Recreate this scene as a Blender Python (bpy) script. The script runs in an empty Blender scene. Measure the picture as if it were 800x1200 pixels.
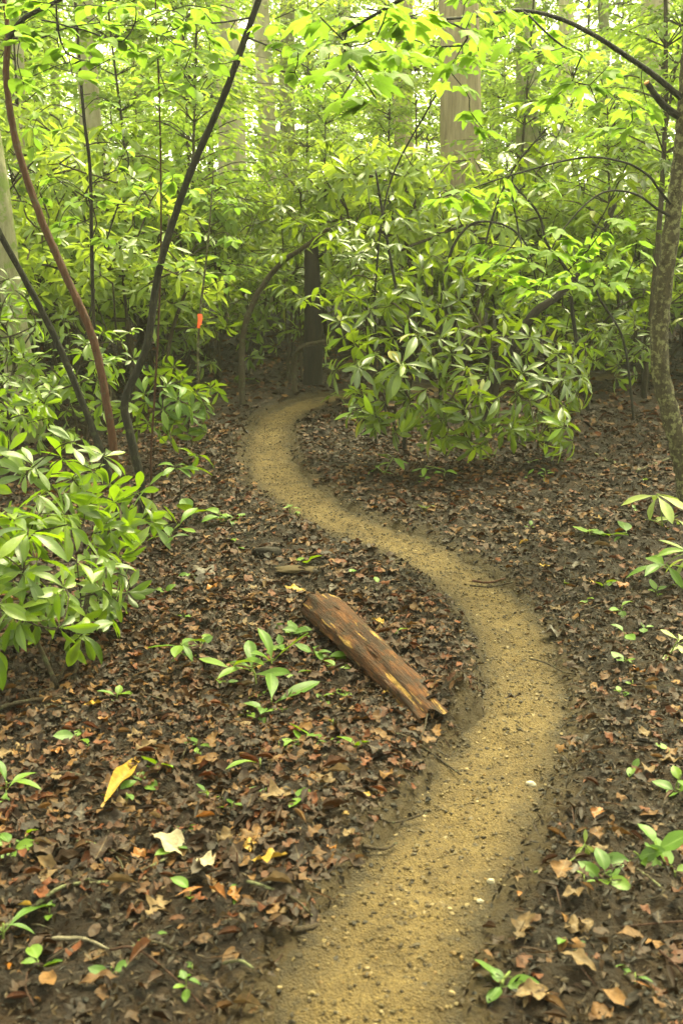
import bpy, math, random
import numpy as np
from mathutils import Vector, Matrix, Quaternion

R = math.radians
rng = np.random.default_rng(11)
random.seed(11)
scene = bpy.context.scene
COL = scene.collection

# ------------------------------------------------------------------ camera, sky, sun, exposure
CAM_H, PITCH, VFOV = 1.6, R(11.9), R(50)
F = 600 / math.tan(VFOV / 2)                      # focal length in pixels of the 800 x 1200 picture
cam = bpy.data.cameras.new('camera')
cam.sensor_fit = 'VERTICAL'; cam.sensor_height = 22.3; cam.angle = VFOV
cam.clip_start = 0.05; cam.clip_end = 900
cam.dof.use_dof = True; cam.dof.focus_distance = 6.5; cam.dof.aperture_fstop = 3.2
cam_o = bpy.data.objects.new('camera', cam); COL.objects.link(cam_o)
cam_o.location = (0, 0, CAM_H); cam_o.rotation_euler = (R(90) - PITCH, 0, 0)
scene.camera = cam_o

SUN_EL, SUN_AZ = R(58), R(24)                     # azimuth from +Y (view direction) towards +X
w = bpy.data.worlds.new('World'); scene.world = w; w.use_nodes = True
nt = w.node_tree; nt.nodes.clear()
sky = nt.nodes.new('ShaderNodeTexSky'); sky.sky_type = 'NISHITA'; sky.sun_disc = False
sky.sun_elevation = SUN_EL; sky.sun_rotation = SUN_AZ
sky.dust_density = 4.0; sky.air_density = 1.0; sky.ozone_density = 0.6
hs = nt.nodes.new('ShaderNodeHueSaturation'); hs.inputs['Saturation'].default_value = 0.22
bg = nt.nodes.new('ShaderNodeBackground'); bg.inputs['Strength'].default_value = 0.15
wo = nt.nodes.new('ShaderNodeOutputWorld')
nt.links.new(sky.outputs[0], hs.inputs['Color']); nt.links.new(hs.outputs[0], bg.inputs['Color'])
nt.links.new(bg.outputs[0], wo.inputs['Surface'])

sl = bpy.data.lights.new('sun', 'SUN'); sl.energy = 1.5; sl.angle = R(22); sl.color = (1.0, 0.93, 0.78)
so = bpy.data.objects.new('sun', sl); COL.objects.link(so)
sdir = Vector((math.sin(SUN_AZ) * math.cos(SUN_EL), math.cos(SUN_AZ) * math.cos(SUN_EL), math.sin(SUN_EL)))
so.rotation_euler = (-sdir).to_track_quat('-Z', 'Y').to_euler()
so.location = (6, 10, 30)

vs = scene.view_settings
vs.view_transform = 'Standard'; vs.look = 'None'; vs.gamma = 1.0; vs.use_curve_mapping = False
vs.exposure = 2.75
vs.use_white_balance = True
vs.white_balance_temperature = 9500; vs.white_balance_tint = -15
scene.render.film_transparent = False
cy = scene.cycles
cy.max_bounces = 8; cy.diffuse_bounces = 4; cy.glossy_bounces = 2; cy.transmission_bounces = 4
cy.volume_bounces = 1; cy.transparent_max_bounces = 8; cy.caustics_reflective = False; cy.caustics_refractive = False

# ------------------------------------------------------------------ picture <-> place helpers
FW = Vector((0, math.cos(PITCH), -math.sin(PITCH))); UPV = Vector((0, math.sin(PITCH), math.cos(PITCH)))
EYE = Vector((0, 0, CAM_H))
def ray(u, v):
    return FW * F + Vector((1, 0, 0)) * (u - 400) + UPV * (600 - v)
def P(u, v, D):
    d = ray(u, v); return EYE + d * (D / d.y)

def _hash(ix, iy, seed):
    n = (ix.astype(np.int64) * 374761393 + iy.astype(np.int64) * 668265263 + seed * 974711) & 0x7fffffff
    n = ((n ^ (n >> 13)) * 1274126177) & 0x7fffffff
    n = n ^ (n >> 16)
    return (n & 0xffff) / 65535.0
def vnoise(x, y, seed=0):
    x = np.asarray(x, float); y = np.asarray(y, float)
    ix = np.floor(x); iy = np.floor(y); fx = x - ix; fy = y - iy
    fx = fx * fx * (3 - 2 * fx); fy = fy * fy * (3 - 2 * fy)
    a = _hash(ix, iy, seed); b = _hash(ix + 1, iy, seed); c = _hash(ix, iy + 1, seed); d = _hash(ix + 1, iy + 1, seed)
    return (a + (b - a) * fx) * (1 - fy) + (c + (d - c) * fx) * fy - 0.5
def sstep(a, b, x):
    t = np.clip((x - a) / (b - a), 0, 1); return t * t * (3 - 2 * t)

PY = [-60, 0, 4.2, 5.3, 6.8, 8.5, 11, 14, 20, 30, 45, 80, 160, 260]
PZ = [-.5, 0, 0, .05, .17, .28, .42, .58, 1.0, 2.0, 3.6, 6, 9, 11]
def h0(x, y):
    x = np.asarray(x, float); y = np.asarray(y, float)
    z = np.interp(y, PY, PZ)
    far = np.interp(y, [13, 40], [0, 1])
    z = z * (1 - far * np.clip(x / np.maximum(y, 1) * .8, -.3, .55))
    z = z + .10 * vnoise(x * .45 + 3, y * .45, 5) + .05 * vnoise(x * 1.3, y * 1.3, 6)
    return z
def ground_px(u, v, extra=0.0):
    d = ray(u, v).normalized(); t = 1.2
    for _ in range(4000):
        p = EYE + d * t
        if p.z < float(h0(p.x, p.y)) + extra: break
        t += 0.01 + t * .0008
    return p

def catmull(pts, n):
    pts = [Vector(p) for p in pts]
    q = [pts[0] * 2 - pts[1]] + pts + [pts[-1] * 2 - pts[-2]]
    out = []
    for i in range(1, len(q) - 2):
        a, b, c, d = q[i - 1], q[i], q[i + 1], q[i + 2]
        for k in range(n):
            t = k / n
            out.append(.5 * ((2 * b) + (c - a) * t + (2 * a - 5 * b + 4 * c - d) * t * t + (3 * b - a - 3 * c + d) * t ** 3))
    out.append(pts[-1].copy())
    return out

TRAIL_PX = [(425, 1215), (447, 1130), (482, 1050), (530, 980), (572, 910), (603, 850), (613, 800), (605, 755), (574, 705),
            (532, 668), (475, 638), (420, 617), (380, 598), (342, 572), (320, 545), (314, 515), (325, 491), (350, 475), (400, 464), (470, 457)]
tp = [Vector((-.18, -6, 0)), Vector((-.1, -1, 0)), Vector((.0, 1.0, 0))] + [ground_px(u, v) for u, v in TRAIL_PX]
last = tp[-1]
tp += [last + Vector((1.2, .3, 0)), last + Vector((3.2, 1.6, 0)), last + Vector((6, 2.2, 0))]
for p in tp: p.z = 0
TR = catmull(tp, 14)
TRA = np.array([(p.x, p.y) for p in TR])
def trail_dist(x, y):
    x = np.asarray(x, float).ravel(); y = np.asarray(y, float).ravel()
    out = np.full(x.shape, 9.0)
    sel = np.where((y > -7) & (y < 18) & (x > -4) & (x < 9))[0]
    a = TRA[:-1]; b = TRA[1:]; ab = b - a; L = (ab ** 2).sum(1)
    for s in range(0, len(sel), 20000):
        id_ = sel[s:s + 20000]
        px = x[id_][:, None] - a[None, :, 0]; py = y[id_][:, None] - a[None, :, 1]
        t = np.clip((px * ab[:, 0] + py * ab[:, 1]) / L, 0, 1)
        out[id_] = np.sqrt(((px - t * ab[:, 0]) ** 2 + (py - t * ab[:, 1]) ** 2).min(1))
    return out
def half_w(y):
    return np.interp(y, [1, 2.3, 3, 4.2, 5, 6.5, 8, 11], [.20, .20, .185, .165, .17, .175, .195, .19])
mound = ground_px(536, 832)
def H(x, y, d=None):
    x = np.asarray(x, float); y = np.asarray(y, float); shp = x.shape
    if d is None: d = trail_dist(x, y).reshape(shp)
    hw = half_w(y)
    z = h0(x, y)
    off = sstep(hw - .02, hw + .12, d)
    near = np.clip((26 - y) / 12, 0, 1)
    z = z + off * near * (.05 * vnoise(x * 5, y * 5, 1) + .030 * vnoise(x * 13, y * 13, 2) + .016 * vnoise(x * 34, y * 34, 3) + .008 * vnoise(x * 75, y * 75, 9))
    z = z + .014 * sstep(hw, hw + .14, d) * (1 - sstep(hw + .3, hw + .7, d))      # spoil heaped along the tread
    z = z - .075 * (1 - sstep(hw - .06, hw + .03, d))
    z = z + .125 * np.exp(-(((x - mound.x) / .10) ** 2 + ((y - mound.y) / .15) ** 2)) * (1 + .5 * vnoise(x * 22, y * 22, 14))
    z = z + off * near * .10 * np.maximum(0, vnoise(x * 9, y * 9, 15) - .22)
    return z
def Hs(x, y): return float(H(np.array([x]), np.array([y]))[0])
def G(u, v, up=0.0):
    p = ground_px(u, v); return Vector((p.x, p.y, Hs(p.x, p.y) + up))

# ------------------------------------------------------------------ mesh helpers
def mesh_np(name, verts, faces, mat=None, smooth=True, uv=None, col=None, rnd=None, extra=None):
    me = bpy.data.meshes.new(name)
    verts = np.asarray(verts, np.float32); faces = np.asarray(faces, np.int32)
    nf, k = faces.shape
    me.vertices.add(len(verts)); me.vertices.foreach_set('co', verts.ravel())
    me.loops.add(nf * k); me.loops.foreach_set('vertex_index', faces.ravel())
    me.polygons.add(nf); me.polygons.foreach_set('loop_start', np.arange(nf, dtype=np.int32) * k)
    me.polygons.foreach_set('use_smooth', np.full(nf, smooth))
    if uv is not None:
        l = me.uv_layers.new(name='UVMap'); l.data.foreach_set('uv', np.asarray(uv, np.float32)[faces.ravel()].ravel())
    if col is not None:
        a = me.attributes.new('col', 'FLOAT_COLOR', 'POINT')
        c4 = np.ones((len(verts), 4), np.float32); c4[:, :3] = col; a.data.foreach_set('color', c4.ravel())
    if rnd is not None:
        a = me.attributes.new('rnd', 'FLOAT', 'POINT'); a.data.foreach_set('value', np.asarray(rnd, np.float32))
    for k_, val in (extra or {}).items():
        a = me.attributes.new(k_, 'FLOAT', 'POINT'); a.data.foreach_set('value', np.asarray(val, np.float32))
    me.update(calc_edges=True)
    if mat: me.materials.append(mat)
    return me
def obj(name, me, parent=None, loc=None, label=None, cat=None, group=None, kind=None):
    o = bpy.data.objects.new(name, me); COL.objects.link(o)
    if parent: o.parent = parent
    if loc is not None: o.location = loc
    tag(o, label, cat, group, kind); return o
def tag(o, label=None, cat=None, group=None, kind=None):
    if label: o['label'] = label
    if cat: o['category'] = cat
    if group: o['group'] = group
    if kind: o['kind'] = kind
def thing(name, loc, label, cat, group=None):
    o = bpy.data.objects.new(name, None); COL.objects.link(o); o.location = loc; o.empty_display_size = .1
    tag(o, label, cat, group); return o

def tube(pts, radii, sides=7, wob=0.0, cap=True, seed=0):
    """verts, quads of a tapering tube through pts (list of Vectors)."""
    r_ = random.Random(seed)
    n = len(pts); V = []; Fq = []
    t0 = (pts[1] - pts[0]).normalized()
    ref = Vector((0, 0, 1)) if abs(t0.z) < .9 else Vector((1, 0, 0))
    a = t0.cross(ref).normalized()
    for i, p in enumerate(pts):
        t = (pts[min(i + 1, n - 1)] - pts[max(i - 1, 0)])
        if t.length < 1e-9: t = t0.copy()
        t.normalize()
        a = (a - t * a.dot(t)).normalized(); b = t.cross(a)
        for s in range(sides):
            ang = 2 * math.pi * s / sides
            rr = radii[i] * (1 + wob * (r_.random() - .5) * 2)
            V.append(p + (a * math.cos(ang) + b * math.sin(ang)) * rr)
    for i in range(n - 1):
        for s in range(sides):
            s2 = (s + 1) % sides
            Fq.append((i * sides + s, i * sides + s2, (i + 1) * sides + s2, (i + 1) * sides + s))
    if cap:
        for i, rev in ((0, True), (n - 1, False)):
            c = len(V); V.append(pts[i].copy()); base = i * sides
            for s in range(0, sides):
                s2 = (s + 1) % sides
                f = (base + s, base + s2, c, c)
                Fq.append((base + s2, base + s, c) if rev else (base + s, base + s2, c))
    return V, Fq
class MB:
    def __init__(self): self.V = []; self.F = []
    def add(self, V, Fq):
        o = len(self.V); self.V += [tuple(v) for v in V]; self.F += [tuple(i + o for i in f) for f in Fq]
    def tube(self, pts, radii, **k):
        self.add(*tube([Vector(p) for p in pts], radii, **k))
    def mesh(self, name, mat, smooth=True):
        me = bpy.data.meshes.new(name); me.from_pydata(self.V, [], self.F)
        me.polygons.foreach_set('use_smooth', np.full(len(self.F), smooth)); me.materials.append(mat); me.update(); return me

# ------------------------------------------------------------------ materials
def new_mat(name):
    m = bpy.data.materials.new(name); m.use_nodes = True; t = m.node_tree; t.nodes.clear()
    out = t.nodes.new('ShaderNodeOutputMaterial'); return m, t, out
def N(t, kind, **kw):
    n = t.nodes.new(kind)
    for k, v in kw.items(): setattr(n, k, v)
    return n
def math_n(t, op, a, b=None, clamp=False):
    n = N(t, 'ShaderNodeMath', operation=op, use_clamp=clamp)
    for i, s in enumerate((a, b)):
        if s is None: continue
        if isinstance(s, (int, float)): n.inputs[i].default_value = s
        else: t.links.new(s, n.inputs[i])
    return n.outputs[0]
def mix_n(t, fac, a, b, blend='MIX'):
    n = N(t, 'ShaderNodeMix', data_type='RGBA', blend_type=blend)
    for idx, s in ((0, fac), (6, a), (7, b)):
        if isinstance(s, (int, float)): n.inputs[idx].default_value = s
        elif isinstance(s, tuple): n.inputs[idx].default_value = (*s, 1)
        else: t.links.new(s, n.inputs[idx])
    return n.outputs[2]
def ramp_n(t, fac, stops, interp='LINEAR'):
    n = N(t, 'ShaderNodeValToRGB'); cr = n.color_ramp; cr.interpolation = interp
    while len(cr.elements) < len(stops): cr.elements.new(.5)
    for e, (p, c) in zip(cr.elements, stops): e.position = p; e.color = (*c, 1)
    t.links.new(fac, n.inputs[0]); return n.outputs[0]
def noise_n(t, vec, scale, detail=4, rough=.6):
    n = N(t, 'ShaderNodeTexNoise'); n.inputs['Scale'].default_value = scale; n.inputs['Detail'].default_value = detail
    n.inputs['Roughness'].default_value = rough
    if vec is not None: t.links.new(vec, n.inputs['Vector'])
    return n.outputs['Fac']
def bump_n(t, h, strength, dist):
    b = N(t, 'ShaderNodeBump'); b.inputs['Strength'].default_value = strength; b.inputs['Distance'].default_value = dist
    t.links.new(h, b.inputs['Height']); return b.outputs[0]

def leaf_mat(name, stops, trans, tfac=.4, rough=.38, attr=False, veins=9, spots=.0, spec=.55):
    """green leaf: colour by leaf (object random or 'rnd'), pale midrib and side veins from the leaf's own UV, light passing through."""
    m, t, out = new_mat(name)
    if attr: r = N(t, 'ShaderNodeAttribute', attribute_name='rnd').outputs['Fac']
    else: r = N(t, 'ShaderNodeObjectInfo').outputs['Random']
    col = ramp_n(t, r, stops)
    uv = N(t, 'ShaderNodeUVMap'); sep = N(t, 'ShaderNodeSeparateXYZ'); t.links.new(uv.outputs[0], sep.inputs[0])
    av = math_n(t, 'ABSOLUTE', math_n(t, 'SUBTRACT', sep.outputs[1], .5))
    rib = math_n(t, 'LESS_THAN', av, .028)
    ph = math_n(t, 'SUBTRACT', math_n(t, 'MULTIPLY', sep.outputs[0], veins * 6.283), math_n(t, 'MULTIPLY', av, veins * 6.0))
    sv = math_n(t, 'POWER', math_n(t, 'ABSOLUTE', math_n(t, 'SINE', math_n(t, 'MULTIPLY', ph, .5))), 9.0)
    vein = math_n(t, 'MAXIMUM', rib, math_n(t, 'MULTIPLY', sv, .35))
    geo = N(t, 'ShaderNodeNewGeometry')
    nz = noise_n(t, geo.outputs['Position'], 26, 3)
    col = mix_n(t, math_n(t, 'MULTIPLY', vein, .45), col, (.22, .30, .09))
    col = mix_n(t, 1.0, col, ramp_n(t, nz, [(.3, (.78, .78, .78)), (.7, (1.18, 1.18, 1.18))]), 'MULTIPLY')
    if spots:
        n2 = noise_n(t, geo.outputs['Position'], 90, 2)
        col = mix_n(t, math_n(t, 'MULTIPLY', math_n(t, 'GREATER_THAN', n2, .70), spots), col, (.09, .05, .015))
    p = N(t, 'ShaderNodeBsdfPrincipled'); p.inputs['Roughness'].default_value = rough
    p.inputs['Specular IOR Level'].default_value = spec
    t.links.new(col, p.inputs['Base Color'])
    t.links.new(bump_n(t, math_n(t, 'ADD', math_n(t, 'MULTIPLY', vein, -.6), math_n(t, 'MULTIPLY', nz, .8)), .35, .004), p.inputs['Normal'])
    tr = N(t, 'ShaderNodeBsdfTranslucent')
    tc = mix_n(t, 1.0, mix_n(t, math_n(t, 'MULTIPLY', vein, .3), trans, tuple(c * .6 for c in trans)), ramp_n(t, r, [(0, (.6, .65, .6)), (1, (1.1, 1.05, 1))]), 'MULTIPLY')
    t.links.new(tc, tr.inputs['Color'])
    mx = N(t, 'ShaderNodeMixShader'); mx.inputs[0].default_value = tfac
    t.links.new(p.outputs[0], mx.inputs[1]); t.links.new(tr.outputs[0], mx.inputs[2]); t.links.new(mx.outputs[0], out.inputs[0])
    return m

LAUREL = [(0, (.032, .062, .006)), (.5, (.066, .112, .010)), (.85, (.12, .175, .016)), (1, (.19, .255, .025))]
RHODO_SHADED = [(0, (.028, .050, .007)), (.5, (.058, .092, .010)), (.85, (.105, .15, .015)), (.97, (.17, .22, .025)), (1, (.24, .19, .03))]  # green darkened: shade on the path-side rhododendrons is put into the leaf colour
MAPLE = [(0, (.09, .175, .014)), (.5, (.13, .225, .020)), (1, (.18, .28, .03))]
FAR = [(0, (.06, .11, .018)), (.5, (.11, .19, .025)), (1, (.19, .29, .03))]
M = {}
M['laurel'] = leaf_mat('laurel_leaf', LAUREL, (.26, .42, .03), .38, .36, spots=.5)
M['rhodo'] = leaf_mat('rhododendron_leaf', RHODO_SHADED, (.28, .40, .03), .34, .30, spots=.4)
M['rhodo_lit'] = leaf_mat('rhododendron_lit_foliage', [(0, (.06, .105, .012)), (.5, (.115, .18, .02)), (.85, (.17, .25, .03)), (1, (.24, .32, .06))], (.44, .56, .08), .48, .34, attr=True)  # paler copy of the rhododendron leaf, thicket light and haze painted into its tones
M['laurel_a'] = leaf_mat('laurel_foliage', LAUREL, (.26, .42, .03), .38, .36, attr=True, spots=.5)
M['rhodo_b'] = leaf_mat('rhododendron_inner_foliage', RHODO_SHADED, (.28, .40, .03), .34, .30, attr=True, spots=.4)
M['maple'] = leaf_mat('maple_leaf', MAPLE, (.27, .44, .06), .5, .6, veins=5, spec=.2)
M['maple_a'] = leaf_mat('maple_foliage', MAPLE, (.40, .55, .09), .52, .6, attr=True, veins=5, spec=.25)
M['far_lit'] = leaf_mat('woodland_lit_foliage', FAR, (.48, .60, .10), .52, .5, attr=True, spec=.3)  # tones raised so the distant glow is painted into the leaves
M['young'] = leaf_mat('young_leaf', [(0, (.12, .23, .02)), (1, (.24, .37, .04))], (.40, .55, .05), .4, .4)
M['seedling'] = leaf_mat('seedling_leaf', [(0, (.035, .085, .007)), (.6, (.06, .125, .010)), (1, (.10, .165, .016))], (.22, .32, .02), .3, .45, spots=.4, spec=.3)
M['wilted'] = leaf_mat('wilted_leaf', [(0, (.14, .19, .04)), (1, (.30, .34, .10))], (.3, .38, .08), .3, .5, spots=.9)

def bark_mat(name, a, b, c=None, scale=18, cfac=.5, rough=.8, stretch=.25, bump=.5):
    m, t, out = new_mat(name)
    tc = N(t, 'ShaderNodeTexCoord'); mp = N(t, 'ShaderNodeMapping'); mp.inputs['Scale'].default_value = (1, 1, stretch)
    t.links.new(tc.outputs['Object'], mp.inputs['Vector'])
    n1 = noise_n(t, mp.outputs[0], scale, 6, .65)
    col = ramp_n(t, n1, [(.32, a), (.68, b)])
    if c:
        n2 = noise_n(t, tc.outputs['Object'], scale * .55, 5, .7)
        col = mix_n(t, ramp_n(t, n2, [(.5 + (.5 - cfac) * .3, (0, 0, 0)), (.58 + (.5 - cfac) * .3, (1, 1, 1))]), col, c)
    p = N(t, 'ShaderNodeBsdfPrincipled'); p.inputs['Roughness'].default_value = rough; p.inputs['Specular IOR Level'].default_value = .25
    t.links.new(col, p.inputs['Base Color'])
    n3 = noise_n(t, mp.outputs[0], scale * 3, 5, .7)
    t.links.new(bump_n(t, math_n(t, 'ADD', n1, math_n(t, 'MULTIPLY', n3, .5)), min(1, bump * 1.6), .03), p.inputs['Normal'])
    t.links.new(p.outputs[0], out.inputs[0]); return m
M['bark_black'] = bark_mat('wet_dark_bark', (.007, .006, .004), (.022, .018, .011), (.035, .036, .017), 40, .3, .8)
M['bark_red'] = bark_mat('reddish_bark', (.045, .017, .009), (.10, .042, .022), (.065, .05, .028), 45, .3, .75)
M['bark_lichen'] = bark_mat('lichen_bark', (.03, .024, .013), (.075, .06, .032), (.16, .155, .075), 48, .5, .9, .6)
M['bark_pale'] = bark_mat('pale_grey_bark', (.26, .22, .15), (.48, .42, .31), (.34, .33, .19), 12, .4, .9, .18)
M['bark_brown'] = bark_mat('brown_furrowed_bark', (.22, .165, .115), (.44, .35, .25), None, 16, .4, .9, .12, .9)
M['bark_mossy'] = bark_mat('mossy_pale_bark', (.13, .12, .065), (.28, .265, .16), (.14, .18, .05), 14, .5, .9, .25)
M['bark_dark'] = bark_mat('dark_brown_bark', (.008, .006, .004), (.025, .018, .011), None, 18, .4, .9, .15)
M['stem'] = bark_mat('shrub_stem', (.02, .014, .008), (.06, .042, .023), (.06, .065, .03), 50, .35, .8)
M['green_stem'] = bark_mat('green_stem', (.10, .14, .03), (.18, .22, .06), None, 40)
M['red_stem'] = bark_mat('thin_reddish_stem', (.03, .011, .006), (.07, .029, .015), None, 60)
M['twig'] = bark_mat('dead_twig', (.022, .014, .008), (.06, .04, .021), (.085, .085, .045), 70, .3, .85)
M['twig_pale'] = bark_mat('pale_bare_twig', (.10, .08, .05), (.26, .22, .15), None, 60)
M['twig_lichen'] = bark_mat('lichened_stick', (.03, .022, .011), (.065, .05, .025), (.15, .155, .075), 45, .5)

# soil, tread
def soil_mat():
    m, t, out = new_mat('forest_soil')
    g = N(t, 'ShaderNodeNewGeometry'); pos = g.outputs['Position']
    n1 = noise_n(t, pos, 3.2, 6, .65); n2 = noise_n(t, pos, 26, 6, .7); n3 = noise_n(t, pos, 120, 4, .7)
    mixv = math_n(t, 'ADD', math_n(t, 'MULTIPLY', n1, .45), math_n(t, 'MULTIPLY', n2, .55))
    humus = ramp_n(t, mixv, [(.34, (.005, .0023, .0008)), (.5, (.0145, .0066, .0021)), (.66, (.036, .0168, .005))])
    mud = ramp_n(t, mixv, [(.34, (.008, .004, .0013)), (.5, (.020, .0102, .0033)), (.68, (.044, .0235, .0078))])
    wr = N(t, 'ShaderNodeAttribute', attribute_name='mud').outputs['Fac']
    col = mix_n(t, wr, humus, mud)
    sa = N(t, 'ShaderNodeAttribute', attribute_name='sand').outputs['Fac']
    sk = ramp_n(t, math_n(t, 'ADD', sa, math_n(t, 'ADD', math_n(t, 'MULTIPLY', math_n(t, 'SUBTRACT', n2, .5), 1.3), math_n(t, 'MULTIPLY', math_n(t, 'SUBTRACT', n1, .5), .9))), [(.35, (0, 0, 0)), (.85, (1, 1, 1))])
    col = mix_n(t, math_n(t, 'MULTIPLY', sk, .8), col, (.058, .038, .0145))
    fl = ramp_n(t, n3, [(.62, (0, 0, 0)), (.72, (1, 1, 1))])
    col = mix_n(t, math_n(t, 'MULTIPLY', fl, .35), col, (.07, .045, .02))
    p = N(t, 'ShaderNodeBsdfPrincipled'); p.inputs['Specular IOR Level'].default_value = .2
    t.links.new(ramp_n(t, n2, [(.35, (.55, .55, .55)), (.65, (.9, .9, .9))]), p.inputs['Roughness'])
    t.links.new(col, p.inputs['Base Color'])
    t.links.new(bump_n(t, math_n(t, 'ADD', n2, math_n(t, 'MULTIPLY', n3, .6)), .9, .05), p.inputs['Normal'])
    t.links.new(p.outputs[0], out.inputs[0]); return m
def tread_mat():
    m, t, out = new_mat('sandy_tread')
    g = N(t, 'ShaderNodeNewGeometry'); pos = g.outputs['Position']
    n1 = noise_n(t, pos, 2.3, 5, .6); n2 = noise_n(t, pos, 17, 6, .7); n3 = noise_n(t, pos, 95, 5, .75)
    base = ramp_n(t, math_n(t, 'ADD', math_n(t, 'MULTIPLY', n1, .5), math_n(t, 'MULTIPLY', n2, .5)),
                  [(.36, (.060, .038, .0135)), (.5, (.134, .088, .032)), (.62, (.19, .13, .052))])
    vo = N(t, 'ShaderNodeTexVoronoi'); vo.inputs['Scale'].default_value = 150; t.links.new(pos, vo.inputs['Vector'])
    grain = ramp_n(t, vo.outputs['Color'], [(.0, (.62, .6, .58)), (.75, (1.05, 1.03, 1)), (1, (1.55, 1.5, 1.4))])
    col = mix_n(t, .8, base, grain, 'MULTIPLY')
    ed = N(t, 'ShaderNodeAttribute', attribute_name='edge').outputs['Fac']
    k = math_n(t, 'ADD', ed, math_n(t, 'MULTIPLY', math_n(t, 'SUBTRACT', n2, .5), 1.7))
    k = math_n(t, 'ADD', k, math_n(t, 'MULTIPLY', math_n(t, 'SUBTRACT', n1, .5), 1.1))
    dirt = ramp_n(t, k, [(.46, (0, 0, 0)), (1.08, (1, 1, 1))])
    col = mix_n(t, math_n(t, 'MULTIPLY', dirt, .85), col, (.024, .016, .0075))
    p = N(t, 'ShaderNodeBsdfPrincipled'); p.inputs['Roughness'].default_value = .8; p.inputs['Specular IOR Level'].default_value = .25
    t.links.new(col, p.inputs['Base Color'])
    t.links.new(bump_n(t, math_n(t, 'ADD', math_n(t, 'ADD', n2, math_n(t, 'MULTIPLY', n3, .5)), math_n(t, 'MULTIPLY', vo.outputs['Distance'], -.4)), 1.0, .035), p.inputs['Normal'])
    t.links.new(p.outputs[0], out.inputs[0]); return m
def dead_mat(name, attr, stops=None, rough=.6):
    m, t, out = new_mat(name)
    if attr: col = N(t, 'ShaderNodeAttribute', attribute_name='col').outputs['Color']
    else: col = ramp_n(t, N(t, 'ShaderNodeObjectInfo').outputs['Random'], stops, 'CONSTANT' if len(stops) > 3 else 'LINEAR')
    g = N(t, 'ShaderNodeNewGeometry'); n1 = noise_n(t, g.outputs['Position'], 45, 4, .7)
    col = mix_n(t, 1.0, col, ramp_n(t, n1, [(.3, (.5, .48, .45)), (.7, (1.35, 1.3, 1.25))]), 'MULTIPLY')
    if not attr:
        uv = N(t, 'ShaderNodeUVMap'); sep = N(t, 'ShaderNodeSeparateXYZ'); t.links.new(uv.outputs[0], sep.inputs[0])
        av = math_n(t, 'ABSOLUTE', math_n(t, 'SUBTRACT', sep.outputs[1], .5))
        col = mix_n(t, math_n(t, 'MULTIPLY', math_n(t, 'LESS_THAN', av, .03), .4), col, (.16, .11, .06))
    p = N(t, 'ShaderNodeBsdfPrincipled'); p.inputs['Roughness'].default_value = rough; p.inputs['Specular IOR Level'].default_value = .22
    t.links.new(col, p.inputs['Base Color']); t.links.new(bump_n(t, n1, .5, .01), p.inputs['Normal'])
    tr = N(t, 'ShaderNodeBsdfTranslucent'); t.links.new(col, tr.inputs['Color'])
    mx = N(t, 'ShaderNodeMixShader'); mx.inputs[0].default_value = .12
    t.links.new(p.outputs[0], mx.inputs[1]); t.links.new(tr.outputs[0], mx.inputs[2]); t.links.new(mx.outputs[0], out.inputs[0]); return m
DEADPAL = [(q[0] * .84, q[1] * .70, q[2] * .54) for q in [(.016, .008, .0035), (.027, .013, .0055), (.040, .019, .007), (.062, .030, .011), (.060, .022, .006), (.092, .049, .017), (.038, .022, .012), (.125, .072, .027), (.09, .028, .007), (.024, .013, .007)]]
M['soil'] = soil_mat(); M['tread'] = tread_mat()
M['litter'] = dead_mat('dead_leaf_litter', True)
M['dead'] = dead_mat('brown_dead_leaf', False, [(i / 10, c) for i, c in enumerate(DEADPAL)])
M['dead_tan'] = dead_mat('tan_dead_leaf', False, [(0, (.075, .044, .018)), (1, (.14, .09, .042))])
M['dead_orange'] = dead_mat('orange_dead_leaf', False, [(0, (.16, .055, .009)), (1, (.23, .09, .015))], .4)
M['dead_yellow'] = dead_mat('yellow_dead_leaf', False, [(0, (.24, .135, .018)), (1, (.30, .19, .035))], .45)
M['dead_pale'] = dead_mat('pale_dead_leaf', False, [(0, (.24, .20, .13)), (1, (.32, .27, .18))])
M['dead_grey'] = dead_mat('grey_dead_leaf', False, [(0, (.045, .034, .026)), (1, (.085, .067, .052))], .45)

# ------------------------------------------------------------------ leaf templates (unit length along +X, face up +Z)
def blade(outline, ns, across=2, petiole=.10, curl=.25, fold=.18, twist=0., wave=0., pw=.012):
    """leaf from half-width outline(t); returns verts, quads, uv. Root at origin."""
    V = []; UV = []; Fq = []
    m = across * 2
    for i in range(ns + 1):
        t = i / ns; x = petiole + (1 - petiole) * t; hw = max(outline(t), .004)
        for j in range(m + 1):
            s = (j - across) / across
            y = s * hw
            z = -curl * t * t * .5 + fold * abs(s) * hw * 1.6 + wave * math.sin(t * 13 + s * 2) * hw * abs(s)
            z += twist * s * hw * t
            V.append((x, y, z)); UV.append((t, .5 + s * .5))
    for i in range(ns):
        for j in range(m):
            a = i * (m + 1) + j; Fq.append((a, a + 1, a + m + 2, a + m + 1))
    if petiole > .02:
        b = len(V)
        for x in (0, petiole * 1.15):
            for y, z in ((-pw, 0), (0, -pw), (pw, 0)): V.append((x, y, z)); UV.append((.0, .5))
        Fq += [(b, b + 1, b + 4, b + 3), (b + 1, b + 2, b + 5, b + 4)]
    return np.array(V), np.array(Fq), np.array(UV)
def bl_oblong(wd, peak=.58):
    return lambda t: wd * (math.sin(math.pi * min(max(t, 0), 1) ** (math.log(.5) / math.log(peak)))) ** .8
RH = [blade(bl_oblong(.118), 8, 2, .1, c, f, tw, .05) for c, f, tw in ((.3, .2, .1), (.55, .3, -.2), (.15, .12, .15), (.8, .25, .1))]
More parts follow.
